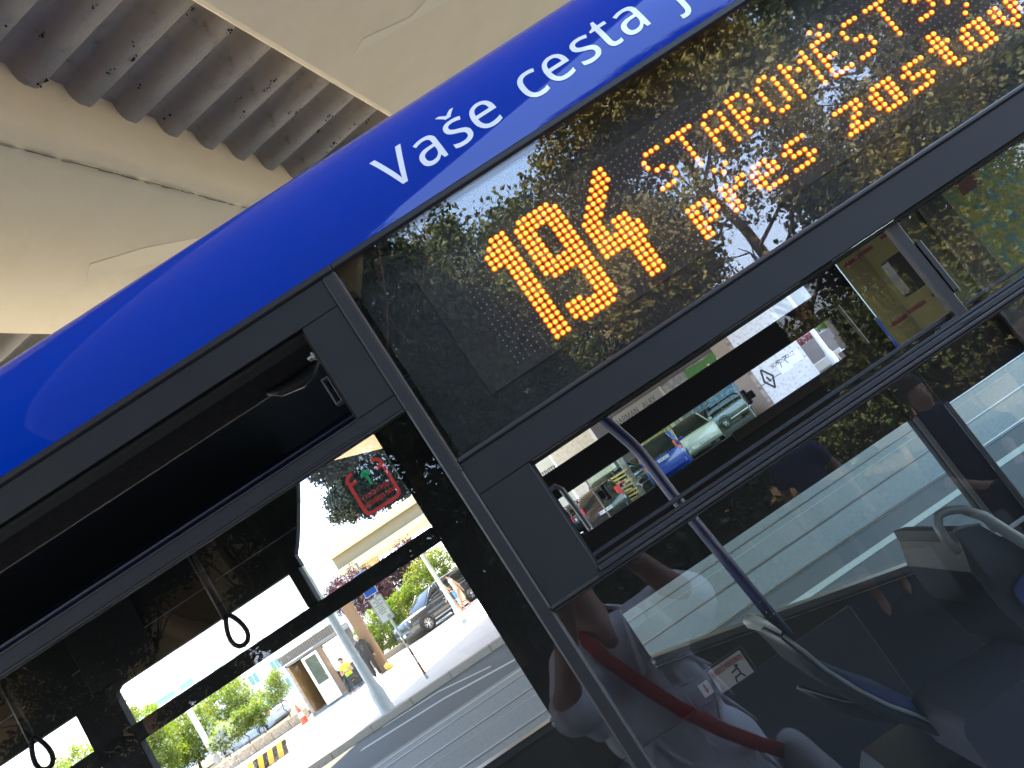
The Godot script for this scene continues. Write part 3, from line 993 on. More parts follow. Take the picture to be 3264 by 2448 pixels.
	st = mb()
	rng3(st, .732, .736, 1.80, 1.98, FZ - .036, FZ - .026, .001)
	bp(st, "pane_edge", mat(lin(.55, .55, .48), 0.4))
	# black catches on the sliding panes
	for c in [Vector3(.032, 1.896, FZ - .01), Vector3(.744, 1.897, FZ - .01)]:
		st = mb()
		cbox(st, c, Vector3(.026, .068, .03), .007)
		cbox(st, c + Vector3(-.024 if c.x < .4 else .024, -.002, 0), Vector3(.028, .034, .03), .006)
		bp(st, "pane_catch", M.dark)
	# dark band seen above the panes and the curved corner of the upper left window
	st = mb()
	prism(st, PackedVector2Array([Vector2(-2.14, 2.36), Vector2(-2.02, 2.36), Vector2(-2.04, 2.342), Vector2(-2.075, 2.338), Vector2(-2.098, 2.325), Vector2(-2.108, 2.306), Vector2(-2.14, 2.29)]), FZ + .002, FZ + .03)
	bp(st, "speaker_cover", M.dark)
	# tinted strip along the top of the tall far window
	st = mb()
	quad(st, Vector3(-1.20, 2.573, FZ - .021), Vector3(-.655, 2.573, FZ - .021), Vector3(-.655, 2.84, FZ - .021), Vector3(-1.20, 2.84, FZ - .021))
	bp(st, "sun_strip", pane_mat(lin(.42, .40, .50), 0.45))

func pane_clear() -> StandardMaterial3D:
	if not M.has("pc"): M.pc = pane_mat(lin(.05, .08, .07), 0.06)
	return M.pc

func bus_interior() -> void:
	var st := mb()
	rng3(st, -6, 6, .28, .34, -2.42, -.02)
	bp(st, "floor", mat(lin(.010, .0105, .0105), 0.65))
	# headlining and the cover above the near windows
	st = mb(true)
	var pr := [Vector2(-.10, 2.395), Vector2(-.20, 2.365), Vector2(-.26, 2.335), Vector2(-.275, 2.335), Vector2(-.30, 2.42), Vector2(-.5, 2.70), Vector2(-1.0, 2.80), Vector2(-2.2, 2.82), Vector2(-2.40, 2.76)]
	for i in pr.size() - 1:
		quad(st, Vector3(-6, pr[i].y, pr[i].x), Vector3(6, pr[i].y, pr[i].x), Vector3(6, pr[i + 1].y, pr[i + 1].x), Vector3(-6, pr[i + 1].y, pr[i + 1].x))
	bp(st, "ceiling", mat(lin(.010, .012, .013), 0.6))
	st = mb()
	prism(st, PackedVector2Array([Vector2(.10, 2.40), Vector2(.10, 2.388), Vector2(.252, 2.330), Vector2(.262, 2.334), Vector2(.262, 2.40)]), -4, -.36, Transform3D(Basis(Vector3(0, 0, -1), Vector3.UP, Vector3.RIGHT), Vector3.ZERO))
	bp(st, "ceiling_cover", noisy(0.03, [lin(.055, .045, .036), lin(.085, .070, .055)], [0.2, .8], 61, 3.0, 0.7, 0.0, false))
	st = mb(true)
	tube(st, [Vector3(-.49, 2.332, -.24), Vector3(-.468, 2.322, -.24), Vector3(-.43, 2.318, -.24), Vector3(-.405, 2.322, -.24), Vector3(-.385, 2.332, -.24)], [.003, .010, .013, .011, .004], 10)
	bp(st, "ceiling_lamp", mat(lin(.11, .11, .10), 0.3))
	# pale strips standing in for light reflected along the far valance trim
	st = mb()
	for q in [[-6, -2.47], [-2.24, -2.07], [-2.062, -1.59], [-1.535, -1.135]]:
		rng3(st, q[0], q[1], 2.4895, 2.4925, FZ + .001, FZ + .006)
	rng3(st, -6, -1.2, 2.7305, 2.7335, FZ + .001, FZ + .006)
	bp(st, "valance_glints", mat(lin(.5, .5, .52), 0.3, 0.6))
	st = mb()
	rng3(st, -2.2, -1.885, 2.37, 2.64, FZ + .001, FZ + .012, .003)
	bp(st, "valance_panel", M.dark)
	# grip straps on a blue rail
	M.rail_blue = mat(lin(.006, .014, .07), 0.4)
	M.rail_blue.clearcoat_enabled = true
	M.rail_blue.clearcoat = 0.5
	st = mb(true)
	tube(st, [Vector3(-6, 2.52, -1.45), Vector3(6, 2.52, -1.45)], .016, 10)
	bp(st, "ceiling_rail", M.rail_blue)
	for sx in [[-1.207, 2.205], [-1.895, 2.222], [-2.62, 2.21], [.95, 2.21]]:
		st = mb(true)
		tube(st, [Vector3(sx[0], 2.52, -1.45), Vector3(sx[0], sx[1], -1.45)], .013, 6)
		var strap := bp(st, "grip_strap", M.dark)
		st = mb(true)
		var loop := []
		for i in 17:
			var a := TAU * i / 16.0
			var w := .026 * (.42 + .58 * (1.0 - cos(a)) * .5) if true else 0.0
			loop.append(Vector3(sx[0] + sin(a) * w * 1.45 + .006, sx[1] - .045 + cos(a) * .052, -1.45))
		tube(st, loop, .0078, 8, false)
		bp(st, "loop", M.dark, strap)
	# the blue grab pole with its bend
	st = mb(true)
	tube(st, [Vector3(.02, 2.28, -1.2), Vector3(.066, 2.055, -1.2), Vector3(.082, 2.00, -1.2), Vector3(.0935, 1.955, -1.2), Vector3(.100, 1.92, -1.2), Vector3(.1025, 1.885, -1.2), Vector3(.108, 1.77, -1.2), Vector3(.124, 1.579, -1.2), Vector3(.146, 1.30, -1.2)], .0165, 12)
	var pole := bp(st, "grab_pole", M.rail_blue)
	pole.set_meta("label", "dark blue bent grab pole with worn paint")
	st = mb()
	var rg := RandomNumberGenerator.new()
	rg.seed = 5
	for i in 12:
		var y := rg.randf_range(1.33, 1.56)
		var cx := lerpf(.146, .124, (y - 1.3) / .279)
		var a := rg.randf_range(-1.2, 1.2)
		cbox(st, Vector3(cx + sin(a) * .0165, y, -1.2 + cos(a) * .0165), Vector3.ONE * rg.randf_range(.002, .005), .001)
	bp(st, "paint_chips", mat(lin(.35, .36, .36), 0.5), pole)
	# front seat: back, shell edge and grips
	M.seat = mat(lin(.007, .009, .008), 0.5)
	M.seat_edge = mat(lin(.10, .115, .105), 0.35)
	M.cloth = noisy(0.1, [lin(.012, .016, .035), lin(.02, .03, .10)], [0.3, .7], 62, 6.0, 0.9, 0.0, false)
	seat(Vector3(.12, 0, -1.0), 0)
	seat2()
	# dark cushion by the window
	st = mb()
	prism(st, rounded(.235, .50, 1.000, 1.128, .03), -.86, -.60)
	bp(st, "seat_cushion", mat(lin(.010, .010, .014), 0.8))
	# a low partition and what is fixed to it
	st = mb()
	rng3(st, -.7, .50, .34, 1.085, -2.02, -2.0, .004)
	rng3(st, -.16, .10, 1.08, 1.18, -2.012, -2.0, .003)
	var part := bp(st, "partition", mat(lin(.009, .010, .0095), 0.65))
	st = mb()
	rng3(st, -.052, .085, 1.085, 1.172, -1.998, -1.994)
	var plate := bp(st, "extinguisher_sticker", mat(lin(.30, .30, .27), 0.6), part)
	plate.set_meta("label", "sticker that reads hasicí přístroj over a running figure")
	words("HASICÍ PŘÍSTROJ", .026, FONTB, mat(lin(.22, .03, .02), 0.6), "sticker_text", plate, Transform3D(Basis.IDENTITY, Vector3(.016, 1.153, -1.9925)), .0005, .125)
	st = mb()
	arcbar(st, [[.044, 1.105], [.044, 1.128], [.018, 1.124]], .006, -1.9938, -1.992)
	arcbar(st, [[.044, 1.106], [.020, 1.104], [.016, 1.088]], .006, -1.9938, -1.9925)
	arcbar(st, [[.044, 1.106], [.052, 1.09]], .006, -1.9938, -1.9922)
	prism(st, rounded(.037, .051, 1.130, 1.142, .005), -1.9938, -1.992)
	bp(st, "sticker_figure", M.black_print, plate)
	st = mb()
	rng3(st, -.109, -.070, 1.104, 1.152, -1.998, -1.994)
	var ar := bp(st, "arrow_sticker", mat(lin(.34, .33, .31), 0.6), part)
	st = mb()
	rng3(st, -.093, -.085, 1.125, 1.146, -1.9938, -1.992)
	prism(st, PackedVector2Array([Vector2(-.097, 1.126), Vector2(-.081, 1.126), Vector2(-.089, 1.110)]), -1.9938, -1.9923)
	bp(st, "arrow", mat(lin(.14, .035, .03), 0.6), ar)
	# ticket machine and notices at the front
	st = mb()
	prism(st, rounded(1.184, 1.250, 1.866, 2.004, .012), -1.66, -1.60)
	bp(st, "ticket_machine", mat(lin(.010, .010, .014), 0.5))
	st = mb()
	rng3(st, 1.255, 1.262, 1.88, 1.99, -1.66, -1.61, .003)
	bp(st, "machine_bracket", mat(lin(.20, .21, .19), 0.5))
	notice_board()
	map_board()

func seat(o: Vector3, _k: int) -> void:
	var s := Node3D.new()
	s.name = "seat"
	bus.add_child(s, true)
	# curved back shell seen from the side, thin and tapering
	var spine := [Vector2(.082, 1.40), Vector2(.100, 1.35), Vector2(.118, 1.29), Vector2(.150, 1.22), Vector2(.185, 1.160), Vector2(.22, 1.115), Vector2(.262, 1.05), Vector2(.31, 1.0), Vector2(.36, .96)]
	var wide := [.012, .017, .026, .030, .030, .028, .030, .035, .04]
	var st := mb(true)
	var rings := []
	for i in spine.size():
		var p: Vector2 = spine[i]
		var q: Vector2 = spine[mini(i + 1, spine.size() - 1)] - spine[maxi(i - 1, 0)]
		var n := Vector2(-q.y, q.x).normalized()
		if n.x > 0: n = -n
		var w: float = wide[i]
		rings.append([Vector3(p.x, p.y, -.80), Vector3(p.x + n.x * w * .7, p.y + n.y * w * .7, -.79), Vector3(p.x + n.x * w, p.y + n.y * w, -.85), Vector3(p.x + n.x * w, p.y + n.y * w, -1.15), Vector3(p.x, p.y, -1.2)])
	loft(st, rings)
	bp(st, "seat_shell", M.seat, s)
	st = mb(true)
	var pts := []
	for p in spine: pts.append(Vector3(p.x, p.y, -.79))
	tube(st, pts, .0042, 6)
	bp(st, "shell_edge", M.seat_edge, s)
	st = mb(true)
	var cr := []
	for i in range(2, 8):
		var p: Vector2 = spine[i]
		var w := .022 * sin(PI * (i - 1.5) / 6.5)
		cr.append([Vector3(p.x + .002, p.y, -.82), Vector3(p.x + w, p.y + w * .6, -.86), Vector3(p.x + w, p.y + w * .6, -1.12), Vector3(p.x + .002, p.y, -1.16)])
	loft(st, cr)
	bp(st, "seat_pad", M.cloth, s)
	# the grip at the top and the grip at the side
	st = mb(true)
	tube(st, [Vector3(.058, 1.437, -1.0), Vector3(.064, 1.424, -1.0), Vector3(.084, 1.398, -1.0), Vector3(.104, 1.36, -1.0)], [.012, .0185, .0165, .010], 10)
	bp(st, "top_grip", mat(lin(.34, .36, .30), 0.4), s)
	st = mb(true)
	tube(st, [Vector3(.056, 1.266, -.9), Vector3(.085, 1.222, -.9), Vector3(.118, 1.178, -.9), Vector3(.155, 1.145, -.9), Vector3(.19, 1.120, -.9), Vector3(.222, 1.096, -.9), Vector3(.236, 1.066, -.9)], [.006, .012, .018, .024, .027, .027, .018], 10)
	bp(st, "side_grip", M.seat, s)
	st = mb(true)
	tube(st, [Vector3(.052, 1.272, -.876), Vector3(.085, 1.234, -.876), Vector3(.120, 1.194, -.876), Vector3(.157, 1.165, -.876), Vector3(.192, 1.143, -.876), Vector3(.214, 1.121, -.876), Vector3(.232, 1.088, -.876)], [.002, .003, .003, .003, .0035, .005, .003], 6)
	bp(st, "grip_edge", M.seat_edge, s)
	st = mb()
	rng3(st, .10, .5, .34, .98, -1.2, -.8, .03)
	bp(st, "seat_base", M.seat, s)

func seat2() -> void:
	var s := Node3D.new()
	s.name = "seat"
	bus.add_child(s, true)
	var z := -.70
	var st := mb(true)
	tube(st, [Vector3(.478, 1.360, z), Vector3(.470, 1.395, z), Vector3(.474, 1.425, z), Vector3(.488, 1.443, z), Vector3(.51, 1.442, z), Vector3(.536, 1.428, z), Vector3(.565, 1.392, z), Vector3(.583, 1.345, z), Vector3(.606, 1.29, z), Vector3(.64, 1.22, z), Vector3(.68, 1.14, z)], [.009, .0105, .0105, .010, .010, .0098, .0115, .0125, .013, .014, .015], 10)
	bp(st, "back_grip", mat(lin(.10, .11, .095), 0.4), s)
	st = mb()
	prism(st, PackedVector2Array([Vector2(.499, 1.398), Vector2(.53, 1.390), Vector2(.553, 1.376), Vector2(.575, 1.33), Vector2(.60, 1.27), Vector2(.66, 1.12), Vector2(.70, 1.0), Vector2(.55, 1.0), Vector2(.502, 1.10), Vector2(.478, 1.22), Vector2(.476, 1.31), Vector2(.488, 1.345), Vector2(.496, 1.37)]), z - .36, z - .012)
	bp(st, "seat_shell", M.seat, s)
	st = mb(true)
	tube(st, [Vector3(.499, 1.399, z - .01), Vector3(.53, 1.391, z - .01), Vector3(.552, 1.379, z - .01)], .0035, 6)
	bp(st, "shell_edge", M.seat_edge, s)
	st = mb()
	prism(st, rounded(.52, .62, 1.05, 1.25, .03), z - .008, z + .002)
	bp(st, "seat_pad", M.cloth, s)
	st = mb()
	rng3(st, .42, .95, .34, 1.06, z - .4, z - .05, .04)
	bp(st, "seat_base", M.seat, s)

func notice_board() -> void:
	var st := mb()
	rng3(st, 1.381, 1.695, 1.722, 2.160, FZ + .022, FZ + .026)
	var sheet := bp(st, "passenger_notice", mat(lin(.23, .20, .07), 0.5))
	sheet.set_meta("label", "yellowish passenger notice with dark red headings")
	var head := mat(lin(.15, .012, .035), 0.5)
	st = mb()
	for q in [[1.411, 1.478, 2.113, 2.131], [1.484, 1.55, 2.118, 2.134], [1.60, 1.64, 2.128, 2.142], [1.411, 1.484, 1.800, 1.818], [1.49, 1.585, 1.806, 1.824], [1.62, 1.668, 1.81, 1.826], [1.399, 1.407, 2.117, 2.124], [1.399, 1.407, 1.804, 1.811]]:
		rng3(st, q[0], q[1], q[2], q[3], FZ + .026, FZ + .0275)
	bp(st, "heading", head, sheet)
	st = mb()
	var rg := RandomNumberGenerator.new()
	rg.seed = 3
	for i in 62:
		var y := 2.104 - i * .0062
		if y < 1.835 and y > 1.79: continue
		rng3(st, 1.425, 1.425 + rg.randf_range(.035, .062), y, y + .0022, FZ + .026, FZ + .0268)
	bp(st, "small_print", mat(lin(.10, .085, .05), 0.6), sheet)
	st = mb()
	rng3(st, 1.4895, 1.4945, 1.722, 2.16, FZ + .03, FZ + .034, .001)
	bp(st, "pane_joint", mat(lin(.05, .06, .05), 0.4), sheet)
	st = mb()
	rng3(st, 1.366, 1.380, 1.722, 1.872, FZ + .02, FZ + .03, .003)
	bp(st, "blue_strip", mat(lin(.03, .12, .55), 0.4))

func map_board() -> void:
	var st := mb()
	rng3(st, 1.70, 1.81, 1.70, 2.26, FZ + .016, FZ + .02)
	bp(st, "added_green_sheet", mat(lin(.075, .095, .06), 0.5))  # added sheet that covers the bright gap beside the map
	st = mb()
	rng3(st, 1.93, 2.75, 1.45, 2.24, FZ + .022, FZ + .026)
	var n := noise_tex(0.035, [lin(.035, .10, .035), lin(.05, .20, .24), lin(.10, .18, .03), lin(.32, .27, .03), lin(.10, .20, .05), lin(.04, .18, .26)], [0.0, .3, .45, .6, .75, 1.0], 71, 256, 4)
	var m := StandardMaterial3D.new()
	m.albedo_texture = n
	m.uv1_triplanar = true
	m.uv1_scale = Vector3.ONE * 1.4
	m.roughness = .4
	var b := bp(st, "route_map", m)
	b.set_meta("label", "mottled green and blue route map by the front window")
	st = mb()
	rng3(st, 1.93, 2.3, 2.215, 2.235, FZ + .026, FZ + .0275)
	rng3(st, 2.00, 2.09, 2.09, 2.16, FZ + .026, FZ + .0275)
	bp(st, "map_heading", mat(lin(.10, .03, .02), 0.5), b)
	st = mb()
	rng3(st, 1.80, 1.93, .9, 2.26, FZ, FZ + .04, .01)
	bp(st, "front_pillar", mat(lin(.02, .03, .028), 0.4))

# ---------------------------------------------------------------- trees and shrubs
var clumps := {}
func clump(n: int, spread: float, leaf: float, seed_: int) -> Mesh:
	var key := "%d %f %f %d" % [n, spread, leaf, seed_]
	if clumps.has(key): return clumps[key]
	var rg := RandomNumberGenerator.new()
	rg.seed = seed_
	var st := mb()
	for i in n:
		var d := Vector3(rg.randfn(), rg.randfn(), rg.randfn()).normalized() * spread * pow(rg.randf(), .5)
		var b := Basis.from_euler(Vector3(rg.randf_range(-1.0, 1.0), rg.randf() * TAU, rg.randf_range(-1.0, 1.0)))
		var l := leaf * rg.randf_range(.65, 1.25)
		var w := l * .33
		var f := l * .09
		var p0 := d
		var p1 := d + b * Vector3(w, f, l * .45)
		var p2 := d + b * Vector3(0, -f * .8, l)
		var p3 := d + b * Vector3(-w, f, l * .45)
		tri(st, p0, p1, p2); tri(st, p0, p2, p3)
	st.generate_normals()
	clumps[key] = st.commit()
	return clumps[key]

func leaf_mat(c: Color, back: Color) -> StandardMaterial3D:
	var m := mat(c, 0.55)
	m.vertex_color_use_as_albedo = true
	m.backlight_enabled = true
	m.backlight = back
	return m

# crowns: [centre, radii, how many clumps]
func foliage(parent: Node, called: String, crowns: Array, m: Material, seed_: int, n := 60, spread := .38, leaf := .13, tint_dark := .55) -> void:
	var rg := RandomNumberGenerator.new()
	rg.seed = seed_
	var xs := []
	var cs := []
	for c in crowns:
		for i in c[2]:
			var d := Vector3(rg.randfn(), rg.randfn(), rg.randfn()).normalized() * pow(rg.randf_range(.12, 1.0), .40)
			var p: Vector3 = c[0] + d * c[1]
			xs.append(Transform3D(Basis.from_euler(Vector3(rg.randf() * TAU, rg.randf() * TAU, rg.randf() * TAU)).scaled(Vector3.ONE * rg.randf_range(.7, 1.25)), p))
			var t := rg.randf_range(tint_dark, 1.15)
			cs.append(Color(t * rg.randf_range(.85, 1.2), t, t * rg.randf_range(.8, 1.1)))
	for v in 2:
		var mm := MultiMesh.new()
		mm.transform_format = MultiMesh.TRANSFORM_3D
		mm.use_colors = true
		mm.mesh = clump(n, spread, leaf, 100 + v)
		var mine := range(v, xs.size(), 2)
		mm.instance_count = mine.size()
		for i in mine.size():
			mm.set_instance_transform(i, xs[mine[i]])
			mm.set_instance_color(i, cs[mine[i]])
		var o := MultiMeshInstance3D.new()
		o.multimesh = mm
		o.material_override = m
		o.name = called
		parent.add_child(o, true)
		stuff(o)

func limbs(parent: Node, base: Vector3, top: Vector3, r: float, seed_: int, n: int, m: Material, reach := 2.2, twigs := true) -> void:
	var rg := RandomNumberGenerator.new()
	rg.seed = seed_
	var st := mb(true)
	var pts := []
	var rs := []
	for i in 7:
		var t := i / 6.0
		pts.append(base.lerp(top, t) + Vector3(rg.randf_range(-.1, .1), 0, rg.randf_range(-.1, .1)) * (1.0 if i > 0 else 0.0))
		rs.append(r * lerpf(1.0, .28, t) * (1.25 if i == 0 else 1.0))
	tube(st, pts, rs, 9)
	put(st, "trunk", m, parent)
	st = mb(true)
	for i in n:
		var t := rg.randf_range(.35, 1.0)
		var p: Vector3 = base.lerp(top, t)
		var a := rg.randf() * TAU
		var l := reach * rg.randf_range(.5, 1.1)
		var d := Vector3(cos(a), rg.randf_range(.35, 1.1), sin(a)).normalized()
		var q := []
		var rr := []
		for k in 5:
			q.append(p + d * l * k / 4.0 + Vector3(rg.randf_range(-.08, .08), .05 * k * k * .3, rg.randf_range(-.08, .08)) * l * .5)
			rr.append(r * .30 * (1.0 - .2 * k) * lerpf(1.0, .6, t))
		tube(st, q, rr, 6)
		if twigs:
			for k in 3:
				var s: Vector3 = q[1 + k]
				var e := s + (d + Vector3(rg.randf_range(-.9, .9), rg.randf_range(-.2, .8), rg.randf_range(-.9, .9))).normalized() * l * rg.randf_range(.25, .5)
				tube(st, [s, s.lerp(e, .5) + Vector3(0, .04, 0), e], [r * .10, r * .07, r * .03], 5)
	put(st, "limbs", m, parent)

# ---------------------------------------------------------------- cars (forward is +x, wheels on y = 0)
# p: L W H, belt, hood, kind ("hatch", "van", "suv"), paint, windscreen rake
func car(called: String, label: String, at: Vector3, turn: float, p: Dictionary, group := "") -> Node3D:
	var t := thing(called, label, "car", at, turn, group)
	var L: float = p.L; var W: float = p.W * .5; var H: float = p.H
	var belt: float = p.belt
	var paint: StandardMaterial3D = p.paint
	var X := func(f: float) -> float: return (f - .5) * L
	# lower body
	var st := mb(true)
	var rings := []
	for q in [[0.0, .42, belt * .93, .86], [.015, .30, belt * .98, .92], [.06, .22, belt, .97], [.2, .20, belt, 1.0], [.5, .19, belt, 1.0], [p.cowl, .19, belt * .99, 1.0], [lerpf(p.cowl, 1.0, .5), .20, lerpf(belt, p.hood, .6), .985], [.94, .22, p.hood, .93], [.985, .30, p.hood * .93, .85], [1.0, .42, p.hood * .80, .78]]:
		var x: float = X.call(q[0])
		var w: float = W * q[3]
		var mid: float = lerpf(q[1], q[2], .55)
		rings.append([Vector3(x, q[1], -w * .90), Vector3(x, q[1] + .07, -w), Vector3(x, mid, -w * 1.005), Vector3(x, q[2] - .09, -w * .985), Vector3(x, q[2], -w * .90), Vector3(x, q[2] + .025, 0), Vector3(x, q[2], w * .90), Vector3(x, q[2] - .09, w * .985), Vector3(x, mid, w * 1.005), Vector3(x, q[1] + .07, w), Vector3(x, q[1], w * .90)])
	loft(st, rings)
	put(st, "body", paint, t)
	# glasshouse
	st = mb(true)
	rings = []
	var roof := []
	for q in p.cabin:     # [f, roof height]
		var x: float = X.call(q[0])
		var k: float = clampf((q[1] - belt) / (H - belt), 0.0, 1.0)
		var wt: float = W * lerpf(.90, .74, k)
		rings.append([Vector3(x, belt - .05, -W * .90), Vector3(x, lerpf(belt, q[1], .5), -lerpf(W * .90, wt, .5)), Vector3(x, q[1] - .03, -wt), Vector3(x, q[1], -wt * .8), Vector3(x, q[1] + .015, 0), Vector3(x, q[1], wt * .8), Vector3(x, q[1] - .03, wt), Vector3(x, lerpf(belt, q[1], .5), lerpf(W * .90, wt, .5)), Vector3(x, belt - .05, W * .90)])
		if k > .93: roof.append([x, q[1], wt])
	loft(st, rings)
	put(st, "windows", M.car_glass, t)
	st = mb(true)
	var rr := []
	for q in roof:
		rr.append([Vector3(q[0], q[1] - .07, -q[2] * 1.015), Vector3(q[0], q[1] - .01, -q[2] * 1.0), Vector3(q[0], q[1] + .012, -q[2] * .8), Vector3(q[0], q[1] + .025, 0), Vector3(q[0], q[1] + .012, q[2] * .8), Vector3(q[0], q[1] - .01, q[2] * 1.0), Vector3(q[0], q[1] - .07, q[2] * 1.015)])
	loft(st, rr, false, false)
	put(st, "roof", paint, t)
	st = mb(true)
	for s in [-1.0, 1.0]:
		for pr in p.pillars:   # [f at belt, f at roof, thickness]
			tube(st, [Vector3(X.call(pr[0]), belt - .04, s * W * .905), Vector3(X.call(pr[1]), H - .05, s * W * .765)], pr[2], 6)
	put(st, "window_pillars", paint, t)
	# wheels
	var wr: float = p.get("wheel", .33)
	for fx in [p.get("rear", .19), p.get("front", .81)]:
		for s in [-1.0, 1.0]:
			var c := Vector3(X.call(fx), wr, s * (W - .09))
			var wx := Transform3D(Basis(Vector3.RIGHT, s * PI / 2), c)
			st = mb(true)
			lathe(st, [Vector2(wr * .64, -.09), Vector2(wr * .9, -.10), Vector2(wr, -.07), Vector2(wr, .07), Vector2(wr * .92, .098), Vector2(wr * .66, .095)], 20, wx)
			var tyre := put(st, "wheel", M.tyre, t)
			st = mb()
			lathe(st, [Vector2(wr * .66, .09), Vector2(wr * .62, .05), Vector2(wr * .58, .03)], 20, wx)
			for k in 10:
				var a := TAU * k / 10.0
				var off := .09 if k % 2 else -.09
				cbox(st, wx * (Vector3(cos(a + off) * wr * .36, .075, sin(a + off) * wr * .36)), Vector3(wr * .52, .025, wr * .085), .006, wx.basis * Basis(Vector3.UP, -a - off * .4))
			lathe(st, [Vector2(wr * .15, .10), Vector2(0, .105)], 10, wx)
			put(st, "rim", M.alloy, tyre)
			st = mb()
			var arch := []
			for k in 13:
				var a := PI * k / 12.0
				arch.append(Vector3(c.x + cos(a) * wr * 1.13, wr + sin(a) * wr * 1.13, s * W * .992))
			tube(st, arch, .030, 6)
			lathe(st, [Vector2(0, .03), Vector2(wr * 1.12, .03)], 20, wx)
			put(st, "wheel_arch", M.rubber, t)
	# lights, plates, bumpers, mirrors
	for s in [-1.0, 1.0]:
		st = mb()
		cbox(st, Vector3(X.call(.968), p.hood * .86, s * W * .70), Vector3(.16, .13, W * .36), .03, Basis(Vector3.UP, -s * .35))
		put(st, "headlight", mat(lin(.55, .58, .58), 0.12), t)
		st = mb()
		var ty: float = p.get("tail_y", belt * .90)
		var th: float = p.get("tail_h", .22)
		cbox(st, Vector3(X.call(.022), ty, s * W * .83), Vector3(.14, th, W * .22), .025, Basis(Vector3.UP, s * .25))
		put(st, "tail_light", p.get("tail", M.tail), t)
		st = mb()
		cbox(st, Vector3(X.call(p.cowl - .055), belt + .05, s * (W + .07)), Vector3(.09, .13, .17), .03)
		put(st, "door_mirror", paint, t)
		st = mb()
		cbox(st, Vector3(X.call(.5), belt * .82, s * W * 1.003), Vector3(.16, .03, .03), .008)
		cbox(st, Vector3(X.call(.5), .34, s * W * 1.002), Vector3(L * .44, .06, .03), .012)
		put(st, "side_trim", p.get("trim", M.steel), t)
	st = mb()
	cbox(st, Vector3(X.call(.005), .48, 0), Vector3(.14, .24, W * 1.7), .05)
	put(st, "rear_bumper", p.get("bumper", paint), t)
	st = mb()
	cbox(st, Vector3(X.call(.99), .45, 0), Vector3(.14, .24, W * 1.55), .05)
	put(st, "front_bumper", p.get("bumper", paint), t)
	st = mb()
	cbox(st, Vector3(X.call(.985), p.hood * .74, 0), Vector3(.08, .14, W * .95), .02)
	put(st, "grille", M.dark, t)
	for e in [[-.012, -PI / 2, p.get("plate_y", .78)], [1.018, PI / 2, .46]]:
		st = mb()
		var xf := Transform3D(Basis(Vector3.UP, e[1]), Vector3(X.call(e[0]), e[2], 0))
		prism(st, rounded(-.26, .26, -.055, .055, .012), -.01, .004, xf)
		var pl := put(st, "number_plate", M.white, t)
		st = mb()
		prism(st, rounded(-.255, -.215, -.05, .05, .006), .004, .0055, xf)
		put(st, "plate_band", mat(lin(.02, .06, .40), .5), pl)
		words(p.get("plate", "7AB 2194"), .088, FONTB, M.black_print, "plate_text", pl, xf * Transform3D(Basis.IDENTITY, Vector3(.02, 0, .005)), .001, .42)
	return t

var HATCH := {"cabin": [[.02, .98], [.06, 1.28], [.13, 1.45], [.30, 1.50], [.45, 1.50], [.56, 1.43], [.64, 1.24], [.72, .98]], "pillars": [[.06, .12, .05], [.33, .34, .03], [.51, .50, .025], [.715, .565, .03]]}

func car_like(H: float, belt: float, L: float, W: float, hood: float, paint: StandardMaterial3D, kind := "hatch") -> Dictionary:
	var d := {"L": L, "W": W, "H": H, "belt": belt, "hood": hood, "cowl": .72, "paint": paint}
	var c := []
	if kind == "van":
		for q in [[.005, 0.0], [.02, .55], [.05, .93], [.10, 1.0], [.40, 1.0], [.62, .98], [.70, .80], [.78, .40], [.84, 0.0]]: c.append([q[0], lerpf(belt, H, q[1])])
		d.cowl = .83
		d.pillars = [[.012, .035, .07], [.30, .30, .04], [.55, .55, .04], [.835, .66, .035]]
	elif kind == "estate":
		for q in [[.012, 0.0], [.03, .45], [.09, .90], [.16, .98], [.35, 1.0], [.48, .98], [.58, .78], [.66, .38], [.73, 0.0]]: c.append([q[0], lerpf(belt, H, q[1])])
		d.pillars = [[.03, .10, .05], [.27, .29, .03], [.49, .48, .025], [.725, .545, .03]]
	else:
		for q in [[.02, 0.0], [.05, .45], [.13, .92], [.22, 1.0], [.36, 1.0], [.48, .96], [.58, .74], [.66, .36], [.73, 0.0]]: c.append([q[0], lerpf(belt, H, q[1])])
		d.pillars = [[.05, .15, .06], [.30, .31, .03], [.50, .48, .025], [.725, .545, .03]]
	d.cabin = c
	return d

func paint_mat(c: Color) -> StandardMaterial3D:
	var m := mat(c, 0.35)
	m.clearcoat_enabled = true
	m.clearcoat = 1.0
	m.clearcoat_roughness = 0.04
	return m

# ---------------------------------------------------------------- people
func V(x: float, y: float, z: float) -> Vector3: return Vector3(x, y, z)

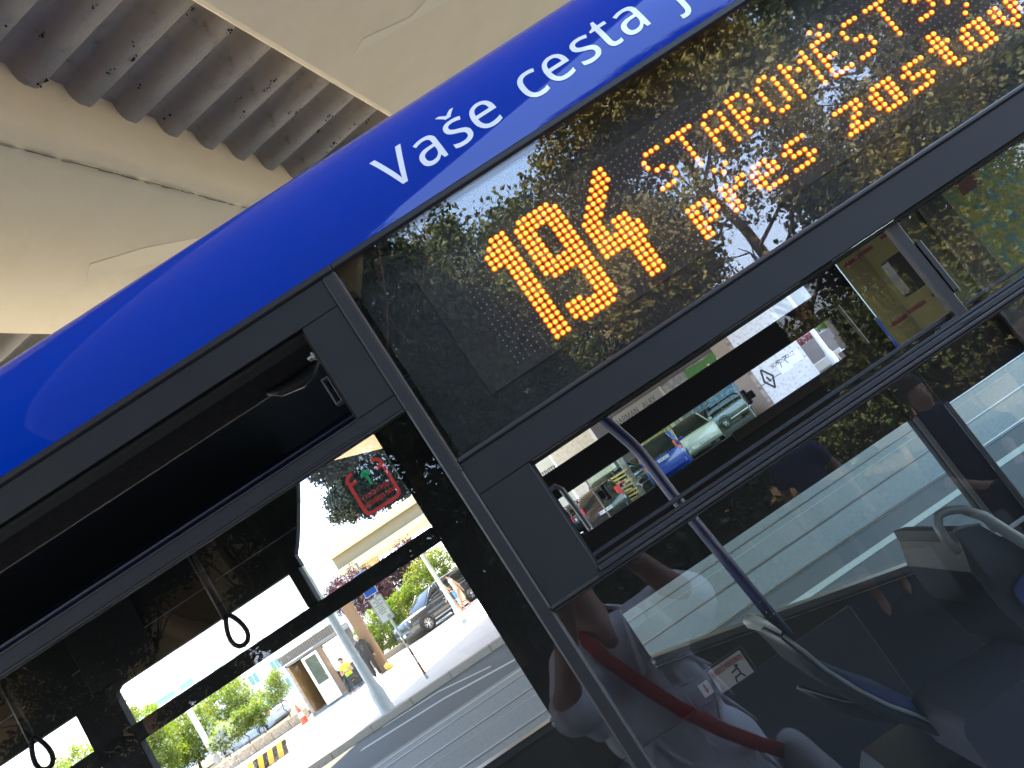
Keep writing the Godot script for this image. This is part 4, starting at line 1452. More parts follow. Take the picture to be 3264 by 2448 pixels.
# a standing or walking figure of height h facing +z; pose gives joints in units of h
func person(label: String, at: Vector3, turn: float, h: float, o: Dictionary, group := "") -> Node3D:
	var t := thing("person", label, "person", at, turn, group)
	var cell: float = o.get("cell", .028)
	var lean: float = o.get("lean", .02)
	var hip := V(0, .53, 0) * h
	var neck := V(0, .835, lean) * h
	var head := V(0, .93, lean + .012) * h
	var sh := .105 * h
	var hw := .055 * h
	var step: float = o.get("step", .09) * h
	var bend_: float = o.get("knee", .0) * h
	var hipy: float = o.get("hip", .53) * h
	hip.y = hipy
	var feet: Array = o.get("feet", [V(-hw - .005, .045, -step * .9), V(hw + .005, .045, step)])
	var knees: Array = o.get("knees", [V(-hw, hipy * .53, -step * .2 + bend_), V(hw, hipy * .53, step * .7 + bend_)])
	var hands: Array = o.get("hands", [V(-sh - .05 * h, .47 * h, step * .8), V(sh + .05 * h, .47 * h, -step * .6)])
	var elbows: Array = o.get("elbows", [V(-sh - .045 * h, .63 * h, step * .1 - .02), V(sh + .045 * h, .63 * h, -step * .3 - .02)])
	var dy: float = hipy - .53 * h
	neck.y += dy; head.y += dy
	if not o.has("hands"):
		for i in 2: hands[i].y += dy; elbows[i].y += dy
	var flesh := []
	flesh.append([neck - V(0, .03 * h, 0), head - V(0, .02 * h, 0), .030 * h, .032 * h])
	flesh.append([head - V(0, .028 * h, -.006 * h), head + V(0, .022 * h, -.004 * h), .040 * h, .050 * h, V(.86, 1.0, 1.0)])
	flesh.append([head + V(0, -.016 * h, .046 * h), head + V(0, .004 * h, .048 * h), .009 * h, .006 * h])
	for s in 2:
		var sg := -1.0 if s == 0 else 1.0
		var shp := V(sg * sh, .805 * h + dy, lean * h)
		flesh.append([shp, elbows[s], .030 * h, .023 * h])
		flesh.append([elbows[s], hands[s], .023 * h, .015 * h])
		flesh.append([hands[s], hands[s] + (hands[s] - elbows[s]).normalized() * .06 * h, .020 * h, .012 * h])
		flesh.append([hip + V(sg * hw, -.02 * h, 0), knees[s], .048 * h, .033 * h])
		flesh.append([knees[s], feet[s], .033 * h, .020 * h])
		flesh.append([feet[s], feet[s] + V(0, -.022, .085 * h), .022 * h, .014 * h])
	var st := mb(true)
	skin(st, flesh, cell, .02)
	put(st, "body", o.get("skin", M.skin), t)
	var k: float = o.get("wide", 1.0)
	var top := [[V(0, .80 * h + dy, lean * h), V(0, .60 * h + dy, lean * .5 * h), .075 * h * k, .070 * h * k, V(1.15, 1, .78)]]
	for s in 2:
		var sg := -1.0 if s == 0 else 1.0
		var shp := V(sg * sh * .95, .80 * h + dy, lean * h)
		top.append([shp * V(.5, 1, 1), shp, .046 * h, .040 * h])
		var sl: float = o.get("sleeve", .45)
		if sl > 0.0: top.append([shp, shp.lerp(elbows[s], minf(sl, 1.0)), .040 * h, .036 * h])
		if sl > 1.0: top.append([elbows[s], elbows[s].lerp(hands[s], sl - 1.0), .034 * h, .026 * h])
	top.append([V(0, .60 * h + dy, lean * .5 * h), hip - V(0, .02 * h, 0), .068 * h * k, .074 * h * k, V(1.15, 1, .8)])
	if o.has("skirt"):
		top.append([hip, V(0, o.skirt * h, step * .1), .082 * h, .105 * h, V(1.0, 1, .8)])
	st = mb(true)
	skin(st, top, cell, .03)
	put(st, o.get("top_name", "shirt"), o.top, t)
	if o.has("legs"):
		var lg := []
		for s in 2:
			var sg := -1.0 if s == 0 else 1.0
			lg.append([hip + V(sg * hw, -.01 * h, 0), knees[s], .058 * h, .042 * h])
			var ll: float = o.get("leg_length", .9)
			if ll > 0.0: lg.append([knees[s], knees[s].lerp(feet[s], ll), .042 * h, .034 * h])
		lg.append([hip + V(-hw, 0, 0), hip + V(hw, 0, 0), .062 * h, .062 * h])
		st = mb(true)
		skin(st, lg, cell, .02)
		put(st, o.get("legs_name", "trousers"), o.legs, t)
	st = mb(true)
	var hr := [[head + V(0, .018 * h, -.012 * h), head + V(0, .03 * h, -.002 * h), .052 * h, .048 * h, V(.92, 1, 1)]]
	if o.get("long_hair", false): hr.append([head + V(0, .0, -.035 * h), neck + V(0, -.02 * h, -.05 * h), .042 * h, .030 * h])
	skin(st, hr, cell * .8, .02)
	put(st, "hair", o.get("hair", M.hair), t)
	return t

# ---------------------------------------------------------------- across the road, to the left
func make_far_left() -> void:
	M.tail = mat(lin(.42, .015, .02), 0.2)
	M.leaf_lit = leaf_mat(lin(.22, .29, .05), lin(.85, .95, .2))
	M.leaf_plum = leaf_mat(lin(.085, .03, .04), lin(.45, .16, .18))
	M.leaf_mid = leaf_mat(lin(.045, .085, .022), lin(.30, .42, .08))
	lamp_post("lamp_post", "grey tapered lamp post with a wide foot by the kerb", Vector3(-5.32, .15, -18.9), .135, .080)
	lamp_post("lamp_post", "slimmer pale lamp post between the hedge and two women", az(-8.88, 31.0, .15), .11, .085, 3.3)
	parking_sign()
	kiosk()
	traffic_cone()
	barrier()
	garden_wall()
	hedge()
	women()
	# two parked cars by the hedge
	var black := paint_mat(lin(.020, .026, .030))
	var p := car_like(1.75, 1.08, 4.55, 1.86, 1.02, black, "estate")
	p.wheel = .37
	p.plate = "6AC 4127"
	car("parked_car", "black parked four wheel drive with alloy wheels by the hedge", Vector3(-7.15, .15, -41.2), deg_to_rad(-137.0), p)
	var p2 := car_like(1.55, 1.0, 4.3, 1.78, .88, paint_mat(lin(.018, .016, .016)))
	p2.plate = "4AK 8630"
	car("parked_car", "dark car whose red tail light shows behind the two women", Vector3(-4.5, .15, -44.5), deg_to_rad(-127.0), p2)
	var p3 := car_like(1.5, .96, 4.2, 1.76, .86, paint_mat(lin(.50, .56, .60)))
	p3.plate = "5AV 3309"
	car("parked_car", "silver blue car half hidden by saplings beyond the low wall", az(-22.8, 47.0, .15), deg_to_rad(160.0), p3)
	# trees
	var t := thing("plum_tree", "purple leaved plum tree behind the parking sign", "tree", az(-12.0, 47.0, .15))
	limbs(t, Vector3.ZERO, V(0, 3.2, 0), .13, 31, 9, M.bark, 1.6, false)
	foliage(t, "crown", [[V(-.9, 3.2, 0), V(1.3, 1.3, 1.2), 120], [V(.7, 3.0, .2), V(1.4, 1.3, 1.2), 120], [V(-2.2, 3.9, 0), V(.9, .9, .9), 50], [V(1.9, 3.2, 0), V(1.3, 1.4, 1.2), 110]], M.leaf_plum, 41, 60, .34, .10)
	t = thing("plum_tree", "purple leaved plum tree seen above the far window bar", "tree", az(-13.2, 58.0, .15))
	limbs(t, Vector3.ZERO, V(0, 4.4, 0), .13, 33, 9, M.bark, 1.6, false)
	foliage(t, "crown", [[V(-.4, 4.6, 0), V(1.5, 1.1, 1.2), 130]], M.leaf_plum, 43, 60, .34, .10)
	t = thing("brown_post", "broad brown post between the hut and the hedge", "post", az(-14.55, 33.0, .15))
	var bst := mb()
	cbox(bst, V(0, 1.55, 0), V(.40, 3.1, .34), .03)
	put(bst, "shaft", M.bark, t)
	var k := 0
	for q in [[-20.75, 40.0, 1.9, "sapling nearest the traffic cone behind the low wall"], [-22.3, 40.5, 1.25, "second sapling from the cone, in front of the silver car"], [-23.35, 40.2, 1.35, "bushy sapling in the middle of the low wall"], [-24.6, 40.4, 1.3, "thin yellowish sapling towards the end of the low wall"]]:
		var s := thing("sapling", q[3], "young tree", az(q[0], q[1], .4), 0.0, "saplings behind the low wall")
		var hh: float = q[2]
		limbs(s, Vector3.ZERO, V(.05, hh * .8, 0), .03, 50 + k, 4, M.bark, .5, false)
		foliage(s, "crown", [[V(0, hh * .72, 0), V(.62, .46, .5), 55], [V(.25, hh * .98, 0), V(.42, .35, .4), 25]], M.leaf_lit, 60 + k, 40, .22, .085)
		k += 1
	k = 0
	for q in [[-28.5, 46.0, 1.9, 5.6, "big sunlit tree at the edge of the far left window"], [-26.2, 50.0, 2.0, 3.9, "round green tree beside the white pole"], [-23.4, 60.0, 2.1, 4.6, "pale green tree in front of the white building"], [-31.5, 44.0, 1.8, 5.2, "green tree behind the leftmost grip strap"]]:
		var s := thing("park_tree", q[4], "tree", az(q[0], q[1], .15), 0.0, "sunlit trees before the white buildings")
		var hh: float = q[3]
		limbs(s, Vector3.ZERO, V(0, hh * .6, 0), .12, 70 + k, 6, M.bark, 1.4, false)
		foliage(s, "crown", [[V(0, hh * .62, 0), V(q[2], hh * .36, q[2]), 190], [V(.6, hh * .4, .3), V(q[2] * .9, hh * .22, q[2] * .8), 100]], M.leaf_lit, 80 + k, 60, .36, .12)
		k += 1
	var st := mb(true)
	tube(st, [Vector3.ZERO, V(0, 6.5, 0)], [.17, .14], 10)
	var pole := put(st, "pole", M.white, self)
	pole.position = az(-25.3, 46.0, .15)
	tag(pole, "white painted pole among the trees in the far left window", "pole")
	buildings()
	ramp_bridge()

func lamp_post(called: String, label: String, at: Vector3, r0: float, r1: float, high := 6.3) -> void:
	var t := thing(called, label, "lamp post", at)
	var st := mb(true)
	lathe(st, [Vector2(r0 * 1.22, 0), Vector2(r0 * 1.2, .44), Vector2(r0 * 1.12, .52), Vector2(r0 * .82, .66), Vector2(r0 * .80, .72), Vector2(r1 * .95, 2.7), Vector2(r1 * .9, high), Vector2(0, high)], 18)
	put(st, "post", M.galv, t)
	st = mb()
	cbox(st, V(0, .28, r0 * 1.16), V(.09, .22, .03), .006)
	put(st, "door", M.galv, t)

func parking_sign() -> void:
	var d := 20.6
	var at := Vector3(-4.54, .15, -20.2)
	var t := thing("parking_sign", "blue parking sign over a white plate of small print on rusty pole", "sign", at)
	var st := mb(true)
	tube(st, [V(0, 0, 0), V(-.01, 1.62, 0), V(-.02, 3.1, 0)], .030, 10)
	put(st, "pole", M.galv, t)
	st = mb(true)
	for q in [[.12, .42], [.62, .78], [.92, 1.02]]:
		tube(st, [V(-.0005, q[0], 0), V(-.001, q[1], 0)], .0312, 10)
	put(st, "rust_band", mat(lin(.20, .075, .035), 0.9), t)
	st = mb(true)
	tube(st, [V(0, 1.08, 0), V(0, 1.13, 0)], .034, 10)
	put(st, "green_tape", mat(lin(.10, .30, .14), 0.6), t)
	st = mb()
	prism(st, rounded(-.22, .11, 1.57, 2.20, .025), .03, .036)
	var pl := put(st, "text_plate", mat(lin(.62, .66, .58), 0.5), t)
	st = mb()
	arcbar(st, [[-.205, 1.585], [-.205, 2.185], [.095, 2.185], [.095, 1.585], [-.205, 1.585]], .010, .036, .0372)
	put(st, "plate_rule", M.black_print, pl)
	var y := 2.145
	for w in [["MIMO", .05], ["DRŽITELŮ POVOLENÍ", .20], ["ZÓNA C", .10], ["PARKOVIŠTĚ", .22], ["6 - 24 h", .14], ["PLACENÉ", .15], ["STÁNÍ VOZIDEL", .20], ["MAX 3 HOD", .13]]:
		words(w[0], .042, FONTB, M.black_print, "sign_line", pl, Transform3D(Basis.IDENTITY, V(-.055, y, .0365)), .001, w[1])
		y -= .052
	st = mb()
	for i in 6: rng3(st, -.03, .07, 1.69 - i * .016, 1.697 - i * .016, .036, .0366)
	put(st, "small_print", M.black_print, pl)
	st = mb()
	prism(st, rounded(-.24, .10, 2.26, 2.86, .03), .03, .036)
	var b := put(st, "blue_plate", mat(lin(.015, .10, .42), 0.4), t)
	st = mb()
	arcbar(st, [[-.225, 2.275], [-.225, 2.845], [.085, 2.845], [.085, 2.275], [-.225, 2.275]], .012, .036, .0372)
	put(st, "white_rule", M.white, b)
	words("P", .42, FONTB, M.white, "letter", b, Transform3D(Basis.IDENTITY, V(-.07, 2.63, .0365)), .001)

func kiosk() -> void:
	var at := az(-18.0, 34.3, .15)
	var t := thing("guard_hut", "small guard hut with corrugated roof edge and open white door", "hut", at)
	var x0 := -1.06; var x1 := 1.36
	var wall := noisy(0.02, [lin(.20, .17, .12), lin(.34, .29, .21)], [0.2, .8], 81, 0.8, 0.9, 0.5)
	var wood := noisy(0.01, [lin(.32, .19, .07), lin(.50, .33, .14)], [0.2, .8], 82, 1.5, 0.6, 0.2)
	var slate := mat(lin(.20, .22, .24), 0.7)
	var st := mb()
	rng3(st, x0, x1, -.02, .10, -2.0, .03, .01)
	put(st, "plinth", mat(lin(.15, .16, .16), 0.8), t)
	st = mb()
	rng3(st, x0, x0 + .08, .10, 2.22, -2.0, 0)
	rng3(st, x0, x1, .10, 2.4, -2.0, -1.92)
	rng3(st, x0, x1, 2.16, 2.24, -2.0, 0)
	put(st, "wall", slate, t)
	st = mb()
	rng3(st, x0 + .08, x0 + .70, .10, 2.12, -1.90, -1.84)
	rng3(st, x0 + .08, x0 + .12, .10, 2.12, -1.84, -.03)
	put(st, "inner_wall", wood, t)
	st = mb()
	rng3(st, x0 + .09, .6, .10, .13, -1.9, -.03)
	put(st, "inner_floor", mat(lin(.16, .10, .06), 0.7), t)
	st = mb()
	rng3(st, .34, .56, .10, 2.14, -1.9, 0)
	put(st, "brick_pier", wall, t)
	var rg := RandomNumberGenerator.new()
	rg.seed = 8
	var bm := mb()
	cbox(bm, Vector3.ZERO, V(.095, .060, .02), .005)
	bm.generate_normals(); bm.set_material(mat(lin(.22, .15, .10), 0.9))
	var brick := bm.commit()
	for r in 30:
		for c in 2:
			var o := MeshInstance3D.new()
			o.mesh = brick
			o.name = "brick"
			t.add_child(o, true)
			o.position = V(.40 + c * .105 + (.03 if r % 2 else 0.0) - .015, .16 + r * .067, .004 + rg.randf_range(0, .004))
	# window and lower wall right of the door
	st = mb()
	rng3(st, .56, x1, .10, .95, -1.9, -.10)
	put(st, "lower_wall", mat(lin(.035, .035, .036), 0.8), t)
	st = mb()
	for q in [[.56, x1, 2.02, 2.12], [.56, x1, .95, 1.02], [.56, .62, .95, 2.12], [.95, 1.0, 1.02, 2.02], [.56, x1, 1.50, 1.54]]:
		rng3(st, q[0], q[1], q[2], q[3], -.10, -.02, .006)
	var fr := put(st, "window", M.white, t)
	st = mb()
	rng3(st, .62, x1, 1.02, 2.02, -.07, -.06)
	put(st, "pane", mat(lin(.70, .66, .54), 0.2), fr)
	# roof edge with its ribs
	st = mb()
	rng3(st, x0 - .06, x1, 2.24, 2.30, -2.1, .12, .01)
	put(st, "roof", slate, t)
	st = mb()
	for i in 26: cbox(st, V(x0 - .03 + i * .094, 2.47 + (i * .0095 if false else 0.0), .10), V(.045, .34, .05), .012)
	rng3(st, x0 - .06, x1, 2.30, 2.64, .04, .085)
	put(st, "corrugated_edge", mat(lin(.13, .125, .11), 0.7), t)
	st = mb()
	rng3(st, x0 - .08, .32, 2.245, 2.285, .10, .16, .008)
	put(st, "gutter", mat(lin(.72, .70, .64), 0.5), t)
	# the door stands half open
	var dr := Node3D.new()
	dr.name = "door"
	t.add_child(dr, true)
	dr.position = V(.33, .10, .02)
	dr.rotation.y = deg_to_rad(14)
	st = mb()
	for q in [[-.66, -.56, 0, 2.02], [-.10, 0, 0, 2.02], [-.56, -.10, 1.92, 2.02], [-.56, -.10, .70, .82], [-.56, -.10, 0, .10]]:
		rng3(st, q[0], q[1], q[2], q[3], 0, .05, .008)
	put(st, "door_frame", M.white, dr)
	st = mb()
	rng3(st, -.56, -.10, .10, .70, .015, .03)
	put(st, "door_panel", M.white, dr)
	st = mb()
	quad(st, V(-.56, .82, .025), V(-.10, .82, .025), V(-.10, 1.92, .025), V(-.56, 1.92, .025))
	put(st, "door_pane", pane_mat(lin(.10, .17, .15), 0.5), dr)
	st = mb()
	cbox(st, V(-.09, 1.04, .07), V(.13, .022, .022), .008)
	cbox(st, V(-.04, 1.04, .055), V(.03, .16, .012), .005)
	put(st, "door_handle", M.white, dr)
	# the guard and the old man
	var vest := mat(lin(.42, .68, .03), 0.6)
	person("person in a yellow green vest sitting by the hut window, arms folded", az(-16.55, 33.6, .15), deg_to_rad(-10), 1.75, {"top": vest, "top_name": "vest", "sleeve": .2, "hip": .30, "legs": mat(lin(.03, .03, .035), .8), "knees": [V(-.10, .53, .42), V(.10, .53, .42)], "feet": [V(-.10, .05, .48), V(.10, .05, .48)], "elbows": [V(-.24, .75, .06), V(.24, .75, .06)], "hands": [V(.10, .80, .20), V(-.10, .82, .21)]})
	var bench := thing("stool", "dark stool under the person in the yellow green vest", "stool", az(-16.55, 33.62, .15))
	st = mb()
	cbox(st, V(0, .42, -.02), V(.38, .05, .36), .015)
	put(st, "seat", M.dark, bench)
	for sx in [-.15, .15]:
		for sz in [-.15, .13]:
			st = mb()
			tube(st, [V(sx, 0, sz), V(sx, .40, sz)], .018, 6)
			put(st, "leg", M.dark, bench)
	person("old person in dark speckled clothes standing beside the broad brown post", az(-15.1, 32.6, .15), deg_to_rad(20), 1.72, {"top": noisy(0.25, [lin(.012, .013, .016), lin(.014, .015, .02), lin(.25, .25, .24)], [0.0, .68, .78], 83, 4.0, .9), "top_name": "jacket", "sleeve": 1.9, "legs": mat(lin(.015, .015, .018), .8), "hair": mat(lin(.45, .43, .40), .7), "step": .03, "wide": 1.25})
	var bag := thing("bag", "crumpled yellow bag on the pavement at the old person's feet", "bag", az(-14.35, 32.2, .15))
	st = mb(true)
	skin(st, [[V(0, .12, 0), V(.14, .10, .03), .12, .09], [V(-.06, .20, 0), V(.02, .26, 0), .07, .03]], .03, .05)
	put(st, "sack", mat(lin(.50, .33, .04), .6), bag)

func traffic_cone() -> void:
	var t := thing("traffic_cone", "orange and white traffic cone at the corner of the hut", "traffic cone", az(-20.15, 34.2, .15))
	var st := mb()
	cbox(st, V(0, .02, 0), V(.38, .04, .38), .012)
	put(st, "base", mat(lin(.55, .07, .02), .6), t)
	st = mb(true)
	lathe(st, [Vector2(.145, .04), Vector2(.115, .26)], 18)
	lathe(st, [Vector2(.088, .46), Vector2(.030, .78), Vector2(0, .785)], 18)
	put(st, "cone", mat(lin(.75, .07, .015), .5), t)
	st = mb(true)
	lathe(st, [Vector2(.1155, .26), Vector2(.0885, .46)], 18)
	put(st, "white_band", M.white, t)

func barrier() -> void:
	var t := thing("barrier", "yellow and black striped block at the bottom of the sunlit pavement", "barrier", az(-22.9, 25.5, .15))
	var st := mb()
	cbox(st, V(0, .20, 0), V(1.15, .40, .40), .02)
	put(st, "block", mat(lin(.60, .36, .03), .6), t)
	st = mb()
	for i in 4:
		var x := -.50 + i * .30
		prism(st, PackedVector2Array([Vector2(x, 0.02), Vector2(x + .14, .02), Vector2(x + .26, .39), Vector2(x + .12, .39)]), .200, .2035)
	put(st, "black_stripe", M.black_print, t)
	t.rotation.y = deg_to_rad(20)

func garden_wall() -> void:
	var a := az(-26.5, 36.2, .15)
	var b := az(-19.75, 36.6, .15)
	var t := thing("low_wall", "low tan wall with saplings behind it", "wall", (a + b) * .5)
	var l := (b - a).length()
	t.rotation.y = -atan2((b - a).z, (b - a).x)
	var m := noisy(0.02, [lin(.20, .16, .11), lin(.32, .27, .19)], [0.2, .8], 84, 0.7, .9, .5)
	for i in 6:
		var st := mb()
		cbox(st, V(-l * .5 + l / 6.0 * (i + .5), .21, 0), V(l / 6.0 - .012, .42, .30), .015)
		put(st, "wall_block", m, t)
	var st2 := mb()
	rng3(st2, -30, 3, .15, .35, -60, -36.9)
	var bed := put(st2, "planting_bed", M.soil)
	ground_kind(bed)
	bed.position = V(-16.5, 0, 0)

func hedge() -> void:
	var t := thing("hedge", "bright backlit hedge behind the kerb wall and railing", "hedge", az(-11.8, 43.0, .15))
	foliage(t, "leaves", [[V(-2.6, 1.0, 0), V(1.1, 1.0, .8), 110], [V(-1.2, 1.15, 0), V(1.2, 1.1, .8), 130], [V(.2, 1.2, -.2), V(1.2, 1.2, .8), 130], [V(1.6, 1.7, -.4), V(1.2, 1.4, .8), 120], [V(3.2, 2.0, -.8), V(1.4, 1.5, .8), 130], [V(4.8, 2.1, -1.2), V(1.2, 1.3, .8), 100]], M.leaf_lit, 91, 60, .30, .10)
	var w := thing("kerb_wall", "low dark wall below the hedge", "wall", az(-13.0, 40.5, .15))
	var st := mb()
	cbox(st, V(0, .14, 0), V(3.6, .28, .25), .015)
	put(st, "wall_block", noisy(0.03, [lin(.13, .115, .08), lin(.22, .19, .14)], [0.2, .8], 85, 0.8), w)
	for i in 22:
		st = mb()
		tube(st, [V(-1.7 + i * .16, .28, 0), V(-1.7 + i * .16, .80, 0)], .010, 5)
		put(st, "railing_bar", M.dark, w)
	st = mb()
	tube(st, [V(-1.75, .80, 0), V(1.75, .80, 0)], .014, 5)
	put(st, "railing_top", M.dark, w)

func women() -> void:
	person("woman in pale green dress walking beside the black car, dark hair tied", az(-8.15, 38.8, .15), deg_to_rad(-65), 1.74, {"top": mat(lin(.42, .46, .38), .8), "top_name": "dress", "sleeve": 0.0, "skirt": .30, "step": .12, "lean": .035, "cell": .03, "long_hair": false})
	person("woman in white top and dark bag stooping to hold a child's hand", az(-8.75, 38.3, .15), deg_to_rad(-60), 1.68, {"top": mat(lin(.62, .60, .55), .8), "sleeve": 0.1, "legs": mat(lin(.30, .33, .36), .8), "legs_name": "shorts", "leg_length": 0.0, "step": .13, "lean": .06, "cell": .03})
	person("child in blue walking between the two women", az(-8.45, 38.1, .15), deg_to_rad(-60), 1.12, {"top": mat(lin(.08, .25, .50), .8), "sleeve": .4, "legs": mat(lin(.35, .38, .40), .8), "leg_length": .1, "step": .10, "cell": .026})
	var b := thing("shoulder_bag", "dark shoulder bag on the stooping woman's hip", "bag", az(-8.62, 38.15, 1.05))
	var st := mb(true)
	skin(st, [[V(0, 0, 0), V(.05, -.14, .02), .12, .12, V(1, 1, .6)]], .03, .03)
	tube(st, [V(0, .08, 0), V(-.05, .3, 0), V(-.08, .5, -.02)], .014, 6)
	put(st, "bag_body", M.dark, b)

func facade(called: String, label: String, a: Vector3, b: Vector3, high: float, wallm: Material, rows: Array, cols: int, win: Vector2, winm: Material, roofm: Material) -> void:
	var t := thing(called, label, "building", (a + b) * .5)
	var l := (b - a).length()
	t.rotation.y = -atan2((b - a).z, (b - a).x)
	var st := mb()
	rng3(st, -l * .5, l * .5, 0, high, -9, 0)
	put(st, "wall", wallm, t)
	st = mb()
	prism(st, PackedVector2Array([Vector2(.5, high), Vector2(-4.5, high + 2.6), Vector2(-9.5, high)]), -l * .5 - .3, l * .5 + .3, Transform3D(Basis(V(0, 0, 1), Vector3.UP, V(-1, 0, 0)), Vector3.ZERO))
	put(st, "roof", roofm, t)
	var gm := mb()
	cbox(gm, Vector3.ZERO, V(win.x, win.y, .10), .02)
	gm.generate_normals(); gm.set_material(winm)
	var glass := gm.commit()
	var fm := mb()
	for s in [-1.0, 1.0]:
		rng3(fm, s * win.x * .5 - .06, s * win.x * .5 + .06, -win.y * .5 - .06, win.y * .5 + .06, .02, .10)
		rng3(fm, -win.x * .5, win.x * .5, s * win.y * .5 - .06, s * win.y * .5 + .06, .02, .10)
	rng3(fm, -.03, .03, -win.y * .5, win.y * .5, .03, .08)
	fm.generate_normals(); fm.set_material(M.white)
	var frm := fm.commit()
	for y in rows:
		for i in cols:
			var o := MeshInstance3D.new()
			o.mesh = frm
			o.name = "window"
			t.add_child(o, true)
			o.position = V(-l * .5 + l / cols * (i + .5), y, .0)
			var g := MeshInstance3D.new()
			g.mesh = glass
			g.name = "pane"
			o.add_child(g, true)
			g.position = V(0, 0, -.02)

func buildings() -> void:
	var wall := mat(lin(.74, .73, .70), .9)
	var teal := mat(lin(.10, .26, .24), .3)
	var t_roof := mat(lin(.45, .42, .36), .8)
	facade("white_building", "long white building with teal band and small square windows", az(-36.0, 92.0, .1), az(-19.2, 92.0, .1), 7.6, wall, [1.6, 3.9, 6.4], 13, Vector2(1.1, 1.2), teal, t_roof)
	var st := mb()
	rng3(st, -6, 3.6, 0, .55, 0, .14)
	var band := put(st, "teal_band", mat(lin(.20, .52, .46), .5), get_node("white_building"))
	band.position = V(4.2, 7.05, 0)
	facade("white_building", "pale block with arched windows behind the hut and the far bar", az(-24.0, 120.0, .1), az(-14.0, 118.0, .1), 14.5, wall, [2.4, 5.2, 8.0, 10.9], 12, Vector2(1.0, 1.9), mat(lin(.35, .38, .36), .3), t_roof)
	facade("tan_building", "tall tan walled building high in the far left window", az(-27.0, 160.0, .1), az(-20.0, 160.0, .1), 13.5, mat(lin(.62, .54, .40), .9), [4.0, 8.0], 6, Vector2(1.2, 1.6), mat(lin(.4, .4, .36), .3), mat(lin(.55, .50, .40), .8))

func ramp_bridge() -> void:
	var t := thing("far_flyover", "cream flyover with a shadow band coloured into its girder behind the plum trees", "bridge", V(0, 0, -70.0))
	var cream := mat(lin(.50, .43, .24), .9)
	var st := mb()
	rng3(st, -17.6, 6.0, 8.05, 8.75, -7, 0, .03)
	put(st, "parapet", cream, t)
	st = mb()
	rng3(st, -17.4, 6.0, 7.0, 8.05, -6, -.5)
	put(st, "girder", mat(lin(.20, .17, .10), .9), t)  # shadow under the parapet is put into this dark colour
	st = mb()
	rng3(st, -17.5, 6.0, 6.4, 7.0, -7, -.1, .03)
	put(st, "lower_edge", cream, t)
	for x in [-15.5, -8.0]:
		st = mb()
		prism(st, PackedVector2Array([Vector2(x - .5, 0), Vector2(x + .5, 0), Vector2(x + .7, 6.4), Vector2(x - .7, 6.4)]), -4.0, -2.0)
		put(st, "pier", cream, t)
	t = thing("dark_tree", "dark leafy tree above the cream flyover, behind the window notice", "tree", az(-9.2, 78.0, 0))
	limbs(t, Vector3.ZERO, V(.4, 12.5, 0), .35, 37, 14, M.bark, 4.0, false)
	foliage(t, "crown", [[V(-2.2, 12.2, 0), V(2.4, 2.0, 2), 150], [V(.8, 13.0, 0), V(3.2, 3.0, 2), 260], [V(-1.2, 16.0, 0), V(3.0, 2.6, 2), 220], [V(2.6, 16.5, 0), V(3.2, 3.0, 2), 240], [V(3.4, 11.5, 0), V(2.6, 2.2, 2), 150]], leaf_mat(lin(.018, .026, .010), lin(.05, .07, .015)), 38, 80, .75, .30)

